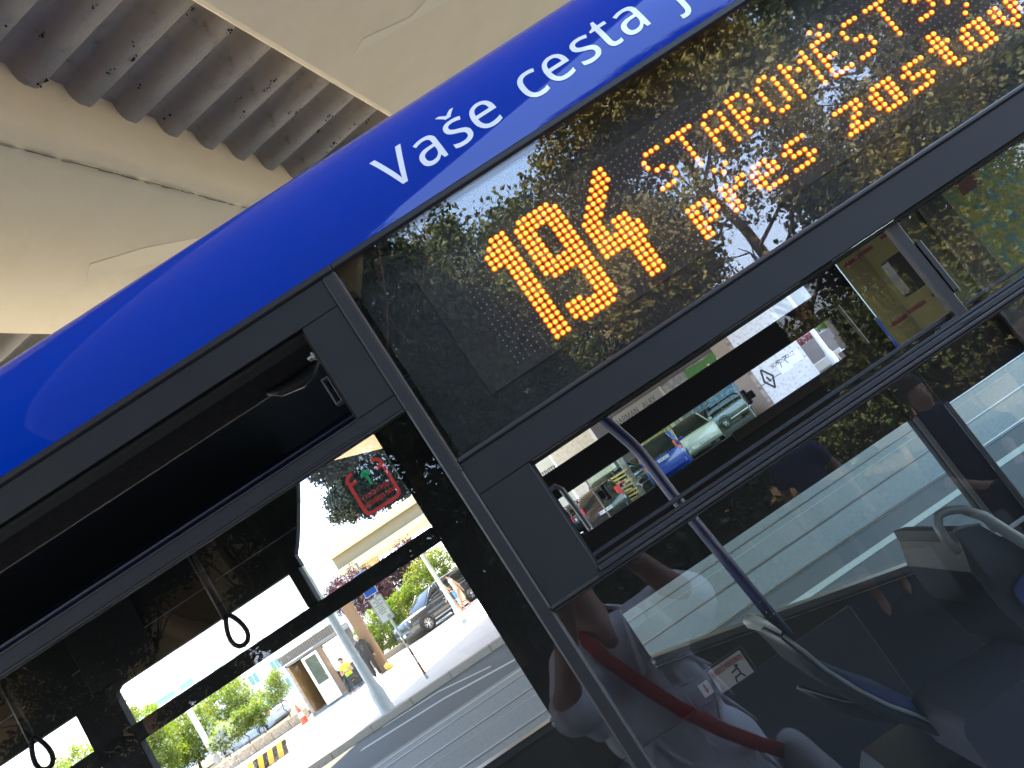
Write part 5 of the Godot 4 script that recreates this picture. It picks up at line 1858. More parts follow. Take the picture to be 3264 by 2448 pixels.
# ---------------------------------------------------------------- under the bridge, to the right
func make_far_right() -> void:
	# cars parked under the bridge
	var p := car_like(1.50, .98, 4.3, 1.78, .86, paint_mat(lin(.014, .013, .014)))
	p.plate = "NT 331277"; p.plate_y = .70; p.tail_y = .98; p.tail_h = .42
	p.tail = mat(lin(.60, .02, .03), .15)
	car("parked_car", "black hatchback seen from behind, red lights, nearest under the bridge", az(2.75, 29.5, 0) + V(.15, 0, -2.0), deg_to_rad(86.0), p, "")
	p = car_like(1.46, .95, 4.4, 1.78, .85, paint_mat(lin(.016, .018, .020)), "estate")
	p.plate = "3AX 6617"
	car("parked_car", "dark car at the left edge of the sliding window, alloy wheel showing", az(.55, 38.5, 0), deg_to_rad(70.0), p)
	p = car_like(1.62, 1.0, 4.4, 1.80, .95, paint_mat(lin(.020, .032, .036)), "estate")
	p.plate = "1AI 5520"
	car("parked_car", "dark teal car behind the added yellow planks", az(4.7, 40.5, 0), deg_to_rad(60.0), p)
	p = car_like(1.45, .92, 4.3, 1.76, .84, paint_mat(lin(.030, .036, .034)))
	p.plate = "2AJ 7731"
	car("parked_car", "dark car facing the road, pale number plate, behind the bent pole", az(6.4, 45.0, 0), deg_to_rad(-95.0), p)
	p = car_like(1.78, 1.12, 4.2, 1.80, 1.0, paint_mat(lin(.010, .045, .30)), "van")
	p.plate = "2AM 4819"; p.plate_y = .95; p.tail_y = 1.10; p.tail_h = .46
	p.tail = mat(lin(.75, .12, .03), .15)
	car("parked_van", "blue parked van seen from behind beside the bent pole", az(8.2, 33.2, 0) + V(.1, 0, -2.0), deg_to_rad(80.0), p)
	p = car_like(1.70, 1.05, 4.5, 1.84, 1.00, paint_mat(lin(.60, .62, .52)), "estate")
	p.plate = "4AP 2210"; p.wheel = .36
	car("parked_car", "cream car facing the road between the blue van and grey car", az(10.75, 38.5, 0) + V(0, 0, -2.0), deg_to_rad(-92.0), p)
	p = car_like(1.53, .96, 4.6, 1.80, .88, paint_mat(lin(.085, .10, .10)), "estate")
	p.plate = "7AB 5562"; p.wheel = .34; p.tail_h = .26
	car("parked_car", "grey estate car with silver roof rails beside the bright pier", az(13.15, 47.0, 0) + V(.1, 0, -.6), deg_to_rad(26.0), p)
	# made-up planks in place of a yellow reflection in the slider
	var t := thing("added_plank_stack", "made up stack of yellow planks with a red rag, replacing a yellow reflection", "planks", az(4.45, 33.5, 0))
	var plank := mat(lin(.62, .42, .12), .7)
	for i in 9:
		var st := mb()
		cbox(st, V(-.1 + .07 * (i % 3), .35 + i * .13, .12 * (i % 2)), V(1.05 - .06 * (i % 4), .07, .22), .012, Basis(Vector3.FORWARD, .14 - .05 * (i % 3)))
		put(st, "plank", plank, t)
	var st0 := mb()
	cbox(st0, V(-.05, .17, .05), V(1.0, .30, .5), .03)
	put(st0, "pallet", mat(lin(.20, .13, .06), .8), t)
	st0 = mb()
	cbox(st0, V(.05, 1.02, .16), V(.34, .14, .26), .05, Basis(Vector3.FORWARD, -.3))
	put(st0, "rag", mat(lin(.55, .03, .05), .8), t)
	# grey timber post in front of the walls
	t = thing("post", "weathered grey post with torn posters beside the added planks", "post", az(5.4, 36.0, 0))
	st0 = mb()
	cbox(st0, V(0, 1.3, 0), V(.26, 2.6, .26), .02)
	put(st0, "shaft", M.wall_grey, t)
	var rg := RandomNumberGenerator.new()
	rg.seed = 12
	st0 = mb()
	for i in 40: cbox(st0, V(rg.randf_range(-.10, .10), rg.randf_range(.1, 1.5), .135), V(rg.randf_range(.02, .08), rg.randf_range(.02, .07), .01), .002, Basis(Vector3.FORWARD, rg.randf_range(-.8, .8)))
	put(st0, "torn_poster", mat(lin(.40, .36, .26), .8), t)
	piers()
	back_wall()
	right_edge()

func star(st: SurfaceTool, c: Vector2, r: float, w: float, z: float) -> void:
	for i in 10:
		var a := -PI / 2 + i * PI / 5.0
		var b := a + PI / 5.0
		var ra := r if i % 2 else r * .42
		var rb := r * .42 if i % 2 else r
		if i in [0, 4, 5, 9]: continue
		arcbar(st, [[c.x + cos(a) * ra, c.y + sin(a) * ra], [c.x + cos(b) * rb, c.y + sin(b) * rb]], w, z, z + .004)

func piers() -> void:
	# the near pier with its stencil and spray
	var a := az(15.62, 37.5, 0)
	var b := az(18.98, 37.5, 0)
	var t := thing("bridge_pier", "white concrete pier with BOARDSTAR stencil and black sprayed diamond", "pier", V(a.x, 0, a.z))
	var w := b.x - a.x
	var st := mb()
	cbox(st, V(w * .5, .52, -1.4), V(w, 1.06, 2.8), .02)
	put(st, "pier_base", M.pier, t)
	st = mb()
	cbox(st, V(w * .5, 4.1, -1.4), V(w, 6.06, 2.8), .02)
	put(st, "pier_shaft", M.pier, t)
	st = mb()
	rng3(st, -.20, -.003, 0, 7.0, -2.7, -.02, .02)
	var side := put(st, "side_strip", mat(lin(.32, .27, .22), .9), t)
	for i in 24:
		st = mb()
		cbox(st, V(-.10, .25 + i * .26, -.015), V(.15 + .02 * (i % 3), .16 - .02 * (i % 2), .03), .01)
		put(st, "brick", mat(lin(.20 + .08 * (i % 3), .15 + .06 * (i % 3), .12 + .04 * (i % 3)), .9), side)
	var ink := mat(lin(.035, .035, .035), .8)
	words("BOARDSTAR.CZ", .24, FONT, ink, "stencil", t, Transform3D(Basis.IDENTITY, V(w * .59, 1.50, .003)), .003, 1.18)
	st = mb()
	star(st, Vector2(w * .57, 1.49), .30, .030, .003)
	put(st, "stencil_star", ink, t)
	st = mb()
	arcbar(st, [[.36, 1.64], [.20, 1.15], [.20, 1.14], [.44, .70], [.45, .70], [.66, 1.16], [.66, 1.17], [.38, 1.66]], .085, .003, .006)
	arcbar(st, [[.40, 1.26], [.46, 1.02]], .085, .003, .0065)
	put(st, "sprayed_diamond", ink, t)
	st = mb()
	for q in [[1.35, 1.25, .62, .55], [1.95, 1.30, .60, .50]]: rng3(st, q[0] - q[2] * .5, q[0] + q[2] * .5, q[1] - q[3] * .5, q[1] + q[3] * .5, 0, .002)
	put(st, "cleaned_patch", mat(lin(.78, .77, .74), .9), t)
	# the far pier on the left
	a = az(1.72, 43.0, 0); b = az(4.95, 43.0, 0)
	t = thing("bridge_pier", "stained cream concrete pier on the left behind the black hatchback", "pier", V(a.x, 0, a.z))
	w = b.x - a.x
	st = mb()
	cbox(st, V(w * .5, 3.55, -1.4), V(w, 7.1, 2.8), .02)
	put(st, "pier_shaft", noisy(0.012, [lin(.36, .33, .25), lin(.60, .56, .44), lin(.68, .64, .52)], [0.0, .35, 1.0], 88, 0.6, 0.9, 0.6), t)
	st = mb()
	rng3(st, w - .16, w + .002, .0, 7.0, -.01, .012, .005)
	put(st, "pale_edge", mat(lin(.74, .72, .64), .9), t)
	st = mb()
	arcbar(st, [[.55, 1.35], [.62, 1.18], [.72, 1.40], [.80, 1.22]], .035, .004, .008)
	arcbar(st, [[.95, 1.45], [1.08, 1.38], [1.0, 1.28]], .035, .004, .008)
	put(st, "scribble", ink, t)

func back_wall() -> void:
	var zz := -56.0
	var t := thing("back_wall", "long graffiti covered wall closing the space under the bridge", "wall", V(0, 0, zz))
	var grey: Material = M.wall_grey
	var xs := [-1.5, 1.6, 4.6, 6.6, 8.6, 10.2, 12.2, 15.4, 17.2, 26.0]
	var mats := [mat(lin(.50, .47, .36), .9), grey, mat(lin(.10, .085, .075), .9), noisy(0.02, [lin(.48, .42, .28), lin(.60, .54, .38)], [.2, .8], 92, .5), mat(lin(.56, .50, .34), .9), grey, grey, mat(lin(.085, .075, .07), .9), mat(lin(.45, .46, .44), .9)]
	for i in xs.size() - 1:
		var st := mb()
		cbox(st, V((xs[i] + xs[i + 1]) * .5, 3.4, -.2 - .02 * (i % 2)), V(xs[i + 1] - xs[i] - .01, 6.9, .4), .02)
		put(st, "wall_panel", mats[i], t)
	var ink := mat(lin(.05, .048, .045), .8)
	words("ACTIVITY", .42, FONTB, ink, "lettering", t, Transform3D(Basis.IDENTITY, V(.85, 3.75, .02)), .01, 1.5)
	words("GRAFFITI", .34, FONT, ink, "lettering", t, Transform3D(Basis(Vector3.BACK, .1), V(.95, 3.05, .02)), .01, 1.5)
	var st := mb()
	for i in 3: rng3(st, .3, 1.5, 3.45 - i * .1, 3.49 - i * .1, .0, .012)
	put(st, "small_print", ink, t)
	# a dark beam with a painted shop name
	st = mb()
	rng3(st, 6.4, 10.0, 3.55, 4.35, .0, .12, .02)
	var beam := put(st, "sign_board", mat(lin(.27, .25, .21), .9), t)
	words("BARMAN   ALKY", .55, FONT, ink, "sign_text", beam, Transform3D(Basis.IDENTITY, V(7.9, 3.86, .125)), .01, 3.1)
	st = mb()
	rng3(st, 5.9, 14.5, 4.35, 4.9, .0, .15, .02)
	put(st, "dark_beam", mat(lin(.11, .09, .08), .9), t)
	# graffiti: outlined block letters
	var tags := [["ZUIX", 7.2, 2.75, .85, 1.6, lin(.05, .05, .05), .05], ["BEBER", 9.3, 3.0, .95, 1.9, lin(.52, .46, .32), .05], ["KOMO", 8.2, 1.7, .8, 2.0, lin(.42, .36, .05), .0], ["AIVIVI", 10.8, 1.9, 1.0, 2.6, lin(.22, .22, .20), .1]]
	for g in tags:
		words(g[0], g[3] * 1.08, FONTB, ink, "graffiti", t, Transform3D(Basis(Vector3.BACK, g[6]), V(g[1] + .03, g[2] - .03, .02)), .01, g[4] * 1.04)
		words(g[0], g[3], FONTB, mat(g[5], .8), "graffiti", t, Transform3D(Basis(Vector3.BACK, g[6]), V(g[1], g[2], .035)), .01, g[4])
	# the green piece with red and white letters
	st = mb()
	prism(st, PackedVector2Array([Vector2(12.0, 2.6), Vector2(16.2, 2.4), Vector2(16.2, 4.35), Vector2(15.2, 4.6), Vector2(13.6, 4.2), Vector2(12.0, 4.3)]), 0, .012)
	var green := put(st, "green_graffiti", noisy(0.03, [lin(.05, .12, .03), lin(.10, .24, .05)], [.2, .8], 93, .6), t)
	words("L.O.H.", 1.35, FONTB, mat(lin(.50, .05, .05), .8), "graffiti_letters", green, Transform3D(Basis(Vector3.BACK, .12), V(14.75, 3.42, .014)), .02, 2.5)
	words("L.O.H.", 1.18, FONTB, mat(lin(.66, .62, .55), .8), "graffiti_letters", green, Transform3D(Basis(Vector3.BACK, .12), V(14.72, 3.47, .04)), .02, 2.3)
	words("SWORN", .6, FONTB, mat(lin(.48, .05, .05), .8), "graffiti_letters", green, Transform3D(Basis(Vector3.BACK, .1), V(12.9, 3.0, .014)), .02, 1.7)
	st = mb()
	prism(st, PackedVector2Array([Vector2(10.6, .9), Vector2(15.0, .9), Vector2(15.6, 1.7), Vector2(14.4, 1.95), Vector2(12.8, 1.75), Vector2(11.2, 1.95)]), .0, .012)
	var blue := put(st, "blue_graffiti", noisy(0.03, [lin(.04, .10, .20), lin(.14, .24, .32), lin(.08, .16, .09)], [.1, .6, .9], 94, .6), t)
	words("SVOJ", .8, FONTB, mat(lin(.20, .30, .42), .8), "graffiti_letters", blue, Transform3D(Basis(Vector3.BACK, -.06), V(13.3, 1.4, .014)), .02, 2.6)
	st = mb()
	arcbar(st, [[5.4, 1.6], [5.7, .7], [6.0, 1.5]], .07, .01, .016)
	put(st, "red_scribble", mat(lin(.45, .05, .04), .8), t)
	# notice board standing beside the pier
	var n := thing("notice_board", "grey notice board with rows of small print beside the pier", "notice board", az(14.75, 40.0, 0))
	st = mb()
	cbox(st, V(0, .75, 0), V(.62, 1.3, .06), .01)
	put(st, "board", mat(lin(.40, .42, .40), .8), n)
	st = mb()
	for i in 5: rng3(st, -.22, .22, .42 + i * .05, .435 + i * .05, .03, .034)
	put(st, "small_print", ink, n)
	for s in [-.25, .25]:
		st = mb()
		tube(st, [V(s, 0, -.04), V(s, 1.3, -.04)], .025, 6)
		put(st, "leg", M.galv, n)

func right_edge() -> void:
	var t := thing("white_post", "white lamp post with a thick foot right of the pier", "lamp post", az(20.1, 39.0, 0))
	var st := mb(true)
	lathe(st, [Vector2(.19, 0), Vector2(.18, .55), Vector2(.125, .75), Vector2(.095, 5.5), Vector2(0, 5.5)], 14)
	put(st, "post", M.white, t)
	t = thing("white_post", "short white post at the right end of the open window", "post", az(21.55, 43.0, 0))
	st = mb(true)
	lathe(st, [Vector2(.13, 0), Vector2(.11, .5), Vector2(.10, 1.75), Vector2(0, 1.76)], 12)
	put(st, "post", M.white, t)
	t = thing("concrete_step", "low tan concrete ledge behind the white post", "ledge", az(20.3, 41.5, 0))
	st = mb()
	cbox(st, V(.2, .22, 0), V(3.6, .44, 1.0), .03)
	put(st, "ledge", mat(lin(.40, .34, .27), .9), t)
	st = mb()
	cbox(st, V(.4, .95, -1.2), V(3.8, 1.1, .4), .03)
	put(st, "back_wall", mat(lin(.16, .13, .125), .9), t)
	t = thing("ramp_wall", "sloping pale ramp wall in front of the white post", "wall", az(20.95, 36.5, 0))
	st = mb()
	prism(st, PackedVector2Array([Vector2(-.45, 0), Vector2(.05, .80), Vector2(.14, .80), Vector2(-.33, 0)]), -.05, .05)
	put(st, "sloping_rail", mat(lin(.62, .60, .54), .7), t)
	st = mb()
	prism(st, PackedVector2Array([Vector2(-.33, 0), Vector2(.14, .80), Vector2(1.2, .80), Vector2(1.2, 0)]), -.04, .03)
	put(st, "glass_side", mat(lin(.40, .46, .40), .3), t)
	t = thing("flowering_shrub", "pink flowering shrub between the pier and white post", "shrub", az(19.45, 46.0, .2))
	foliage(t, "flowers", [[V(0, 1.35, 0), V(.75, .5, .5), 60]], leaf_mat(lin(.42, .10, .14), lin(.5, .2, .25)), 95, 50, .22, .08)
	limbs(t, Vector3.ZERO, V(0, 1.1, 0), .04, 96, 4, M.bark, .5, false)
	t = thing("green_shrub", "bright green shrub above the ledge at the end of the window", "shrub", az(20.9, 52.0, .2))
	foliage(t, "leaves", [[V(0, 1.9, 0), V(.8, .7, .6), 80]], M.leaf_lit, 97, 50, .25, .09)
	limbs(t, Vector3.ZERO, V(0, 1.3, 0), .05, 98, 4, M.bark, .5, false)
	facade("white_house", "pale house front at the far right under the bridge", V(19.0, 0, -68.0), V(30.0, 0, -66.0), 7.5, mat(lin(.72, .70, .66), .9), [1.8, 4.6], 6, Vector2(1.0, 1.5), mat(lin(.2, .24, .26), .3), mat(lin(.35, .14, .09), .8))

# ---------------------------------------------------------------- behind the camera: what the glass mirrors
func at_bus(p: Vector3) -> Vector3: return BX * p

func make_near_side() -> void:
	photographer()
	M.leaf_near = leaf_mat(lin(.085, .115, .028), lin(.30, .36, .08))
	M.leaf_dark = leaf_mat(lin(.050, .070, .022), lin(.20, .26, .06))
	M.leaf_gold = leaf_mat(lin(.16, .145, .035), lin(.42, .36, .08))
	var k := 0
	# at, height, crown blobs, material, label
	var rows := [
		[V(-1.6, .9, 11.5), 8.6, "dark many branched tree mirrored in the left part of the display glass", M.leaf_dark],
		[V(1.6, 1.2, 14.5), 9.0, "broad green tree mirrored behind the figures 194", M.leaf_near],
		[V(5.4, .9, 11.8), 8.6, "golden green tree mirrored in the top right of the display glass", M.leaf_gold],
		[V(9.6, 1.0, 12.5), 8.8, "shadowy tree mirrored at the right end of the display", M.leaf_dark],
		[V(-5.2, 1.0, 13.0), 9.5, "tall dark tree mirrored in the left window pane", M.leaf_dark],
		[V(14.0, 1.2, 15.0), 9.0, "green tree farthest right in the park behind the stop", M.leaf_near],
		[V(4.5, 1.5, 20.0), 10.5, "dark tree in the second row of the park", M.leaf_dark],
		[V(-10.0, 1.2, 16.0), 10.0, "tree farthest left in the park behind the stop", M.leaf_dark]]
	for r in rows:
		var at: Vector3 = r[0]
		var h: float = r[1]
		var t := thing("park_tree", r[2], "tree", V(at.x, at.y - .2, at.z), 0.0, "trees of the park behind the bus stop")
		var rg := RandomNumberGenerator.new()
		rg.seed = 300 + k
		limbs(t, Vector3.ZERO, V(rg.randf_range(-.4, .4), h * .72, rg.randf_range(-.3, .3)), .17, 310 + k, 20, M.twig if k < 2 else M.bark, 3.0)
		var crowns := []
		for i in 26:
			var a := rg.randf() * TAU
			var y := rg.randf_range(.12, .86)
			var rad := 3.3 * sin(PI * clampf(y * .9 + .12, 0, 1)) * rg.randf_range(.35, 1.0)
			crowns.append([V(cos(a) * rad, h * y, sin(a) * rad), V(1.25, .85, 1.25) * rg.randf_range(.7, 1.15), int(rg.randf_range(22, 40))])
		foliage(t, "crown", crowns, r[3], 330 + k, 90, .46, .115, .45)
		k += 1
	for q in [[V(-3.2, .45, 8.2), V(1.6, 1.4, .9), "dark shrub on the bank mirrored above the dark pillar"], [V(.9, .4, 9.0), V(2.0, 1.2, .9), "low shrub on the bank mirrored under the figures"], [V(4.6, .45, 9.2), V(2.0, 1.3, 1.0), "shrub with yellow leaves on the bank to the right"], [V(8.2, .5, 9.6), V(2.2, 1.4, 1.0), "dark shrub on the bank mirrored at the far right"]]:
		var t := thing("shrub", q[2], "shrub", q[0], 0.0, "shrubs on the bank behind the stop")
		var s: Vector3 = q[1]
		limbs(t, Vector3.ZERO, V(0, s.y, 0), .05, 350 + k, 7, M.bark, .8, false)
		foliage(t, "leaves", [[V(-s.x * .4, s.y * .8, 0), s * .62, 60], [V(s.x * .4, s.y * .9, .1), s * .62, 60], [V(0, s.y * 1.2, 0), s * .55, 50]], M.leaf_dark if k % 2 else M.leaf_near, 360 + k, 60, .34, .10)
		k += 1
	# people at the stop
	var dark := mat(lin(.010, .011, .014), .85)
	var bench := thing("bench", "dark bench at the bus stop with two people sitting", "bench", at_bus(V(2.75, 0, 4.75)) * V(1, 0, 1) + V(0, .2, 0), deg_to_rad(180))
	var st := mb()
	for i in 3: cbox(st, V(0, .44, -.16 + i * .15), V(2.2, .04, .12), .01)
	put(st, "seat", M.dark, bench)
	for s in [-.9, .9]:
		st = mb()
		cbox(st, V(s, .21, 0), V(.06, .42, .40), .01)
		put(st, "leg", M.dark, bench)
	var sit := {"hip": .295, "knees": [V(-.10, .52, .44), V(.10, .52, .44)], "feet": [V(-.10, .05, .46), V(.10, .05, .46)], "elbows": [V(-.25, .72, .10), V(.25, .72, .10)], "hands": [V(-.12, .58, .36), V(.12, .58, .36)]}
	var o1 := sit.duplicate()
	o1.merge({"top": mat(lin(.014, .016, .05), .85), "sleeve": 1.0, "legs": dark, "hair": mat(lin(.03, .02, .016), .8)})
	person("person in navy top sitting on the bench, mirrored as a dark shape", at_bus(V(2.2, 0, 4.5)) * V(1, 0, 1) + V(0, .2, 0), PI, 1.80, o1)
	var o2 := sit.duplicate()
	o2.merge({"top": dark, "sleeve": 1.0, "legs": dark})
	person("dark haired person in black sitting at the right end of the bench", at_bus(V(3.3, 0, 5.0)) * V(1, 0, 1) + V(0, .2, 0), PI, 1.74, o2)
	var bag := thing("black_bag", "tall black bag with a thin upright handle on the bench", "bag", at_bus(V(2.52, 0, 4.6)) * V(1, 0, 1) + V(0, .66, 0))
	st = mb()
	prism(st, PackedVector2Array([Vector2(.20, 0), Vector2(-.12, 0), Vector2(-.20, .48), Vector2(-.05, .52), Vector2(.02, .44), Vector2(.10, .36)]), -.12, .12)
	put(st, "bag_body", M.dark, bag)
	st = mb(true)
	tube(st, [V(-.05, .5, 0), V(.06, .64, 0), V(.05, .50, 0), V(.08, .36, 0)], .012, 6)
	put(st, "handle", M.dark, bag)
	person("person with bare arms and a dark red bag at the stop", at_bus(V(1.6, 0, 5.6)) * V(1, 0, 1) + V(0, .2, 0), deg_to_rad(200), 1.60, {"top": mat(lin(.03, .04, .10), .85), "sleeve": .4, "legs": dark, "leg_length": .1, "legs_name": "shorts"})
	# people on the terrace behind
	var kerb := thing("terrace_wall", "low grey wall along the terrace of the park", "wall", V(-4.0, 1.36, 20.0))
	st = mb()
	cbox(st, Vector3.ZERO, V(16, .36, .35), .03)
	put(st, "wall_block", M.wall_grey, kerb)
	person("person in a blue jacket by the terrace wall of the park", V(-4.6, 1.5, 22.0), PI, 1.7, {"top": mat(lin(.035, .06, .24), .8), "sleeve": 1.2, "legs": dark})
	person("person with a white carrier bag by the terrace wall", V(-3.4, 1.5, 22.5), PI, 1.6, {"top": mat(lin(.02, .02, .025), .8), "sleeve": 1.2, "legs": dark})
	var cb := thing("carrier_bag", "white and blue carrier bag beside the person on the terrace", "bag", V(-3.0, 1.9, 22.3))
	st = mb(true)
	skin(st, [[V(0, 0, 0), V(0, .28, 0), .17, .11, V(1, 1, .5)]], .03, .03)
	put(st, "bag_body", mat(lin(.50, .55, .68), .6), cb)
	var sh := thing("orange_shrub", "small shrub with orange dry leaves on the terrace", "shrub", V(-2.2, 1.5, 20.8))
	limbs(sh, Vector3.ZERO, V(0, .7, 0), .03, 390, 4, M.bark, .4, false)
	foliage(sh, "leaves", [[V(0, .85, 0), V(.55, .5, .4), 40]], leaf_mat(lin(.40, .17, .05), lin(.5, .25, .08)), 391, 40, .2, .09)

# the person who takes the picture stands in front of the glass, both arms up
func photographer() -> void:
	var t := thing("person", "person in open white shirt with red strap, mirrored in the lower pane", "person")
	t.transform = BX
	var zz := 1.58
	var flesh := [
		[V(-.285, 1.56, zz + .02), V(-.285, 1.66, zz - .01), .062, .056],
		[V(-.285, 1.70, zz - .01), V(-.285, 1.775, zz - .005), .072, .088, V(.88, 1, 1.05)],
		[V(-.285, 1.665, zz - .055), V(-.285, 1.69, zz - .05), .030, .034],
		[V(-.285, 1.715, zz - .10), V(-.285, 1.745, zz - .088), .015, .009],
		[V(-.363, 1.725, zz), V(-.364, 1.755, zz), .012, .016], [V(-.207, 1.725, zz), V(-.206, 1.755, zz), .012, .016],
		[V(-.262, 1.50, zz - .075), V(-.275, 1.60, zz - .02), .030, .045],
		[V(.0, 1.47, zz - .05), V(-.02, 1.53, zz - .22), .050, .042], [V(-.02, 1.54, zz - .22), V(-.095, 1.735, zz - .33), .041, .029],
		[V(-.44, 1.42, zz - .05), V(-.46, 1.44, zz - .22), .050, .042], [V(-.46, 1.44, zz - .22), V(-.275, 1.74, zz - .33), .041, .029]]
	var st := mb(true)
	skin(st, flesh, .0125, .03)
	var m := mat(lin(.36, .19, .125), .55)
	m.subsurf_scatter_enabled = true
	m.subsurf_scatter_strength = .15
	put(st, "body", m, t)
	# face details and hair
	st = mb(true)
	for s in [-1.0, 1.0]:
		skin(st, [[V(-.285 + s * .030, 1.752, zz - .083), V(-.285 + s * .032, 1.752, zz - .082), .011, .011]], .005, .005)
	put(st, "eyes", mat(lin(.05, .035, .03), .2), t)
	st = mb(true)
	skin(st, [[V(-.305, 1.690, zz - .083), V(-.265, 1.690, zz - .083), .007, .007]], .004, .006)
	put(st, "lips", mat(lin(.30, .10, .085), .5), t)
	st = mb(true)
	skin(st, [[V(-.285, 1.80, zz + .012), V(-.285, 1.79, zz - .02), .096, .082], [V(-.285, 1.73, zz + .06), V(-.285, 1.70, zz + .055), .065, .05]], .012, .03)
	put(st, "hair", mat(lin(.03, .02, .015), .8), t)
	# hands: palm, four fingers of unequal length and a thumb each, closed on the phone
	for s in [-1.0, 1.0]:
		st = mb(true)
		var w := V(-.095, 1.735, zz - .33) if s > 0 else V(-.275, 1.74, zz - .33)
		var c := V(-.185 + s * .058, 1.83, 1.232)
		var palm: Array = [[w, c + V(s * .012, -.035, .012), .024, .026, V(1, 1, 1)], [c + V(s * .010, -.04, .014), c + V(s * .014, .012, .014), .024, .024], [c + V(s * .012, -.02, .006), c + V(s * .014, .02, .006), .016, .016]]
		for f in 4:
			var y := .028 - f * .021
			var ln: float = [.92, 1.0, .95, .78][f]
			var a := c + V(s * .020, y * .9, .010)
			var b := c + V(s * .026, y + .004, -.020 * ln)
			var d := c + V(s * .004, y + .006, -.034 * ln)
			var e := c + V(-s * .016 * ln, y + .006, -.034 * ln)
			palm.append_array([[a, b, .0098, .0088], [b, d, .0088, .0080], [d, e, .0080, .0070]])
		palm.append_array([[c + V(s * .006, -.038, .016), c + V(-s * .010, -.012, .020), .0125, .0105], [c + V(-s * .010, -.012, .020), c + V(-s * .020, .014, .014), .0105, .0085]])
		skin(st, palm, .0042, .010)
		put(st, "hand", m, t)
	# shirt: body, open front, sleeves rolled over the elbow
	var cloth := mat(lin(.82, .82, .86), .9)
	st = mb(true)
	var shirt := [
		[V(-.10, 1.515, zz + .01), V(-.40, 1.515, zz + .01), .058, .058, V(1, .8, 1.25)],
		[V(-.14, 1.44, zz), V(-.34, 1.44, zz), .108, .108, V(1, 1, 1.0)],
		[V(-.17, 1.25, zz), V(-.33, 1.25, zz), .118, .118, V(1, 1, .98)],
		[V(-.15, 1.05, zz + .01), V(-.35, 1.05, zz + .01), .118, .118, V(1, 1, 1.0)],
		[V(-.15, .95, zz + .01), V(-.33, .95, zz + .01), .122, .122, V(1, 1, 1.0)],
		[V(-.03, 1.485, zz), V(-.005, 1.475, zz - .06), .088, .082], [V(-.005, 1.475, zz - .06), V(-.03, 1.525, zz - .19), .080, .074],
		[V(-.40, 1.485, zz), V(-.43, 1.43, zz - .06), .082, .078], [V(-.43, 1.43, zz - .06), V(-.455, 1.42, zz - .20), .078, .074],
		[V(-.445, 1.38, zz - .1), V(-.43, 1.32, zz - .12), .05, .035]]
	skin(st, shirt, .0135, .045)
	var sh := put(st, "shirt", cloth, t)
	# folds, collar and placket
	st = mb(true)
	var rg := RandomNumberGenerator.new()
	rg.seed = 402
	for i in 26:
		var x := rg.randf_range(-.42, -.06)
		var y := rg.randf_range(1.0, 1.42)
		var d := V(rg.randf_range(-.10, .10), -rg.randf_range(.06, .18), 0)
		var zf := zz - .104
		tube(st, [V(x, y, zf + .012), V(x + d.x * .5, y + d.y * .5, zf - .002), V(x + d.x, y + d.y, zf + .012)], [.003, rg.randf_range(.007, .013), .003], 6)
	put(st, "folds", cloth, sh)
	for s in [-1.0, 1.0]:
		st = mb(true)
		var cx := -.285
		var rings := []
		for q in [[.055, 1.605, .035, .01], [.085, 1.575, .0, .035], [.085, 1.535, -.06, .052], [.060, 1.49, -.105, .05], [.035, 1.455, -.118, .02]]:
			var p := V(cx + s * q[0], q[1], zz + q[2])
			rings.append([p, p + V(s * q[3], -.012, -.012), p + V(s * q[3] * .9, -.022, -.008), p + V(s * .004, -.014, .006)])
		loft(st, rings)
		put(st, "collar", cloth, sh)
	st = mb()
	rng3(st, -.215, -.185, .93, 1.40, zz - .126, zz - .117, .003)
	put(st, "placket", cloth, sh)
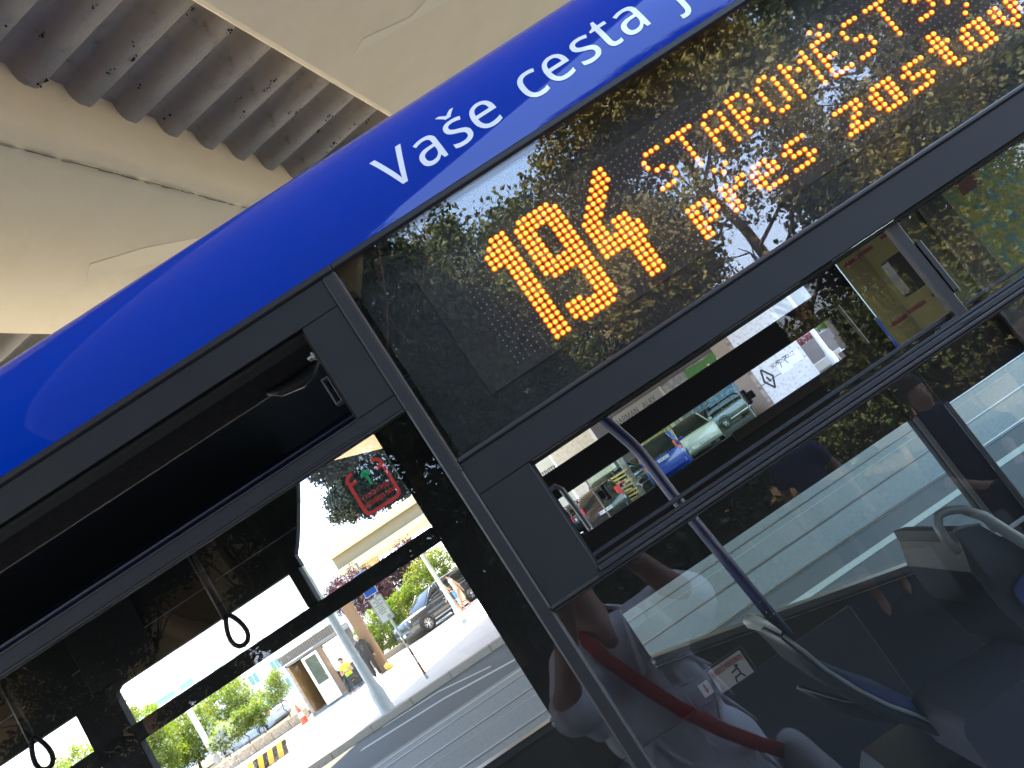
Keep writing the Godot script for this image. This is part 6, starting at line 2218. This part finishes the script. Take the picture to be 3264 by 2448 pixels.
	for y in [1.24, 1.145, 1.05, .97]:
		st = mb(true)
		lathe(st, [Vector2(.0065, 0), Vector2(.006, .003), Vector2(0, .0028)], 10, Transform3D(Basis(Vector3.RIGHT, -PI / 2), V(-.20, y, zz - .126)))
		put(st, "button", M.white, sh)
	# the red strap across the chest and its bag
	st = mb(true)
	var rings2 := []
	for q in [[-.365, 1.56, .06], [-.345, 1.572, -.02], [-.325, 1.545, -.085], [-.30, 1.47, -.128], [-.255, 1.36, -.136], [-.20, 1.245, -.140], [-.13, 1.13, -.142], [-.06, 1.035, -.120], [.0, .95, -.05]]:
		var p := V(q[0], q[1], zz + q[2])
		var n := V(.017, .012, .002)
		rings2.append([p - n, p + n, p + n + V(0, 0, .004), p - n + V(0, 0, .004)])
	loft(st, rings2)
	var strap := thing("shoulder_strap_bag", "pale shoulder bag hanging from a red strap across the white shirt", "bag")
	strap.transform = BX
	put(st, "red_strap", mat(lin(.48, .022, .024), .7), strap)
	st = mb(true)
	skin(st, [[V(.02, .93, zz - .02), V(.06, .72, zz + .02), .075, .10, V(.7, 1, 1.2)]], .02, .03)
	put(st, "bag_body", mat(lin(.46, .45, .43), .8), strap)
	# legs
	st = mb(true)
	skin(st, [[V(-.33, .95, zz + .02), V(-.345, .60, zz), .10, .072], [V(-.345, .60, zz), V(-.35, .27, zz + .03), .072, .055], [V(-.16, .95, zz + .02), V(-.145, .60, zz), .10, .072], [V(-.145, .60, zz), V(-.14, .27, zz + .03), .072, .055]], .02, .03)
	put(st, "trousers", mat(lin(.03, .035, .05), .9), t)
	st = mb(true)
	for x in [-.35, -.14]: skin(st, [[V(x, .245, zz + .04), V(x, .235, zz - .14), .045, .038]], .015, .02)
	put(st, "shoes", M.dark, t)
	# the phone, just behind the lens
	var ph := thing("phone", "dark phone held up between both hands in front of the bus", "phone")
	ph.transform = BX * Transform3D(Basis(Vector3.BACK, deg_to_rad(33.0)), V(-.185, 1.85, 1.212))
	st = mb()
	cbox(st, V(-.04, -.015, 0), V(.138, .067, .007), .003)
	put(st, "phone_body", mat(lin(.02, .02, .022), .35), ph)
	st = mb()
	rng3(st, -.10, .02, -.045, .015, .0035, .0042)
	put(st, "screen", mat(lin(.015, .017, .02), .1), ph)
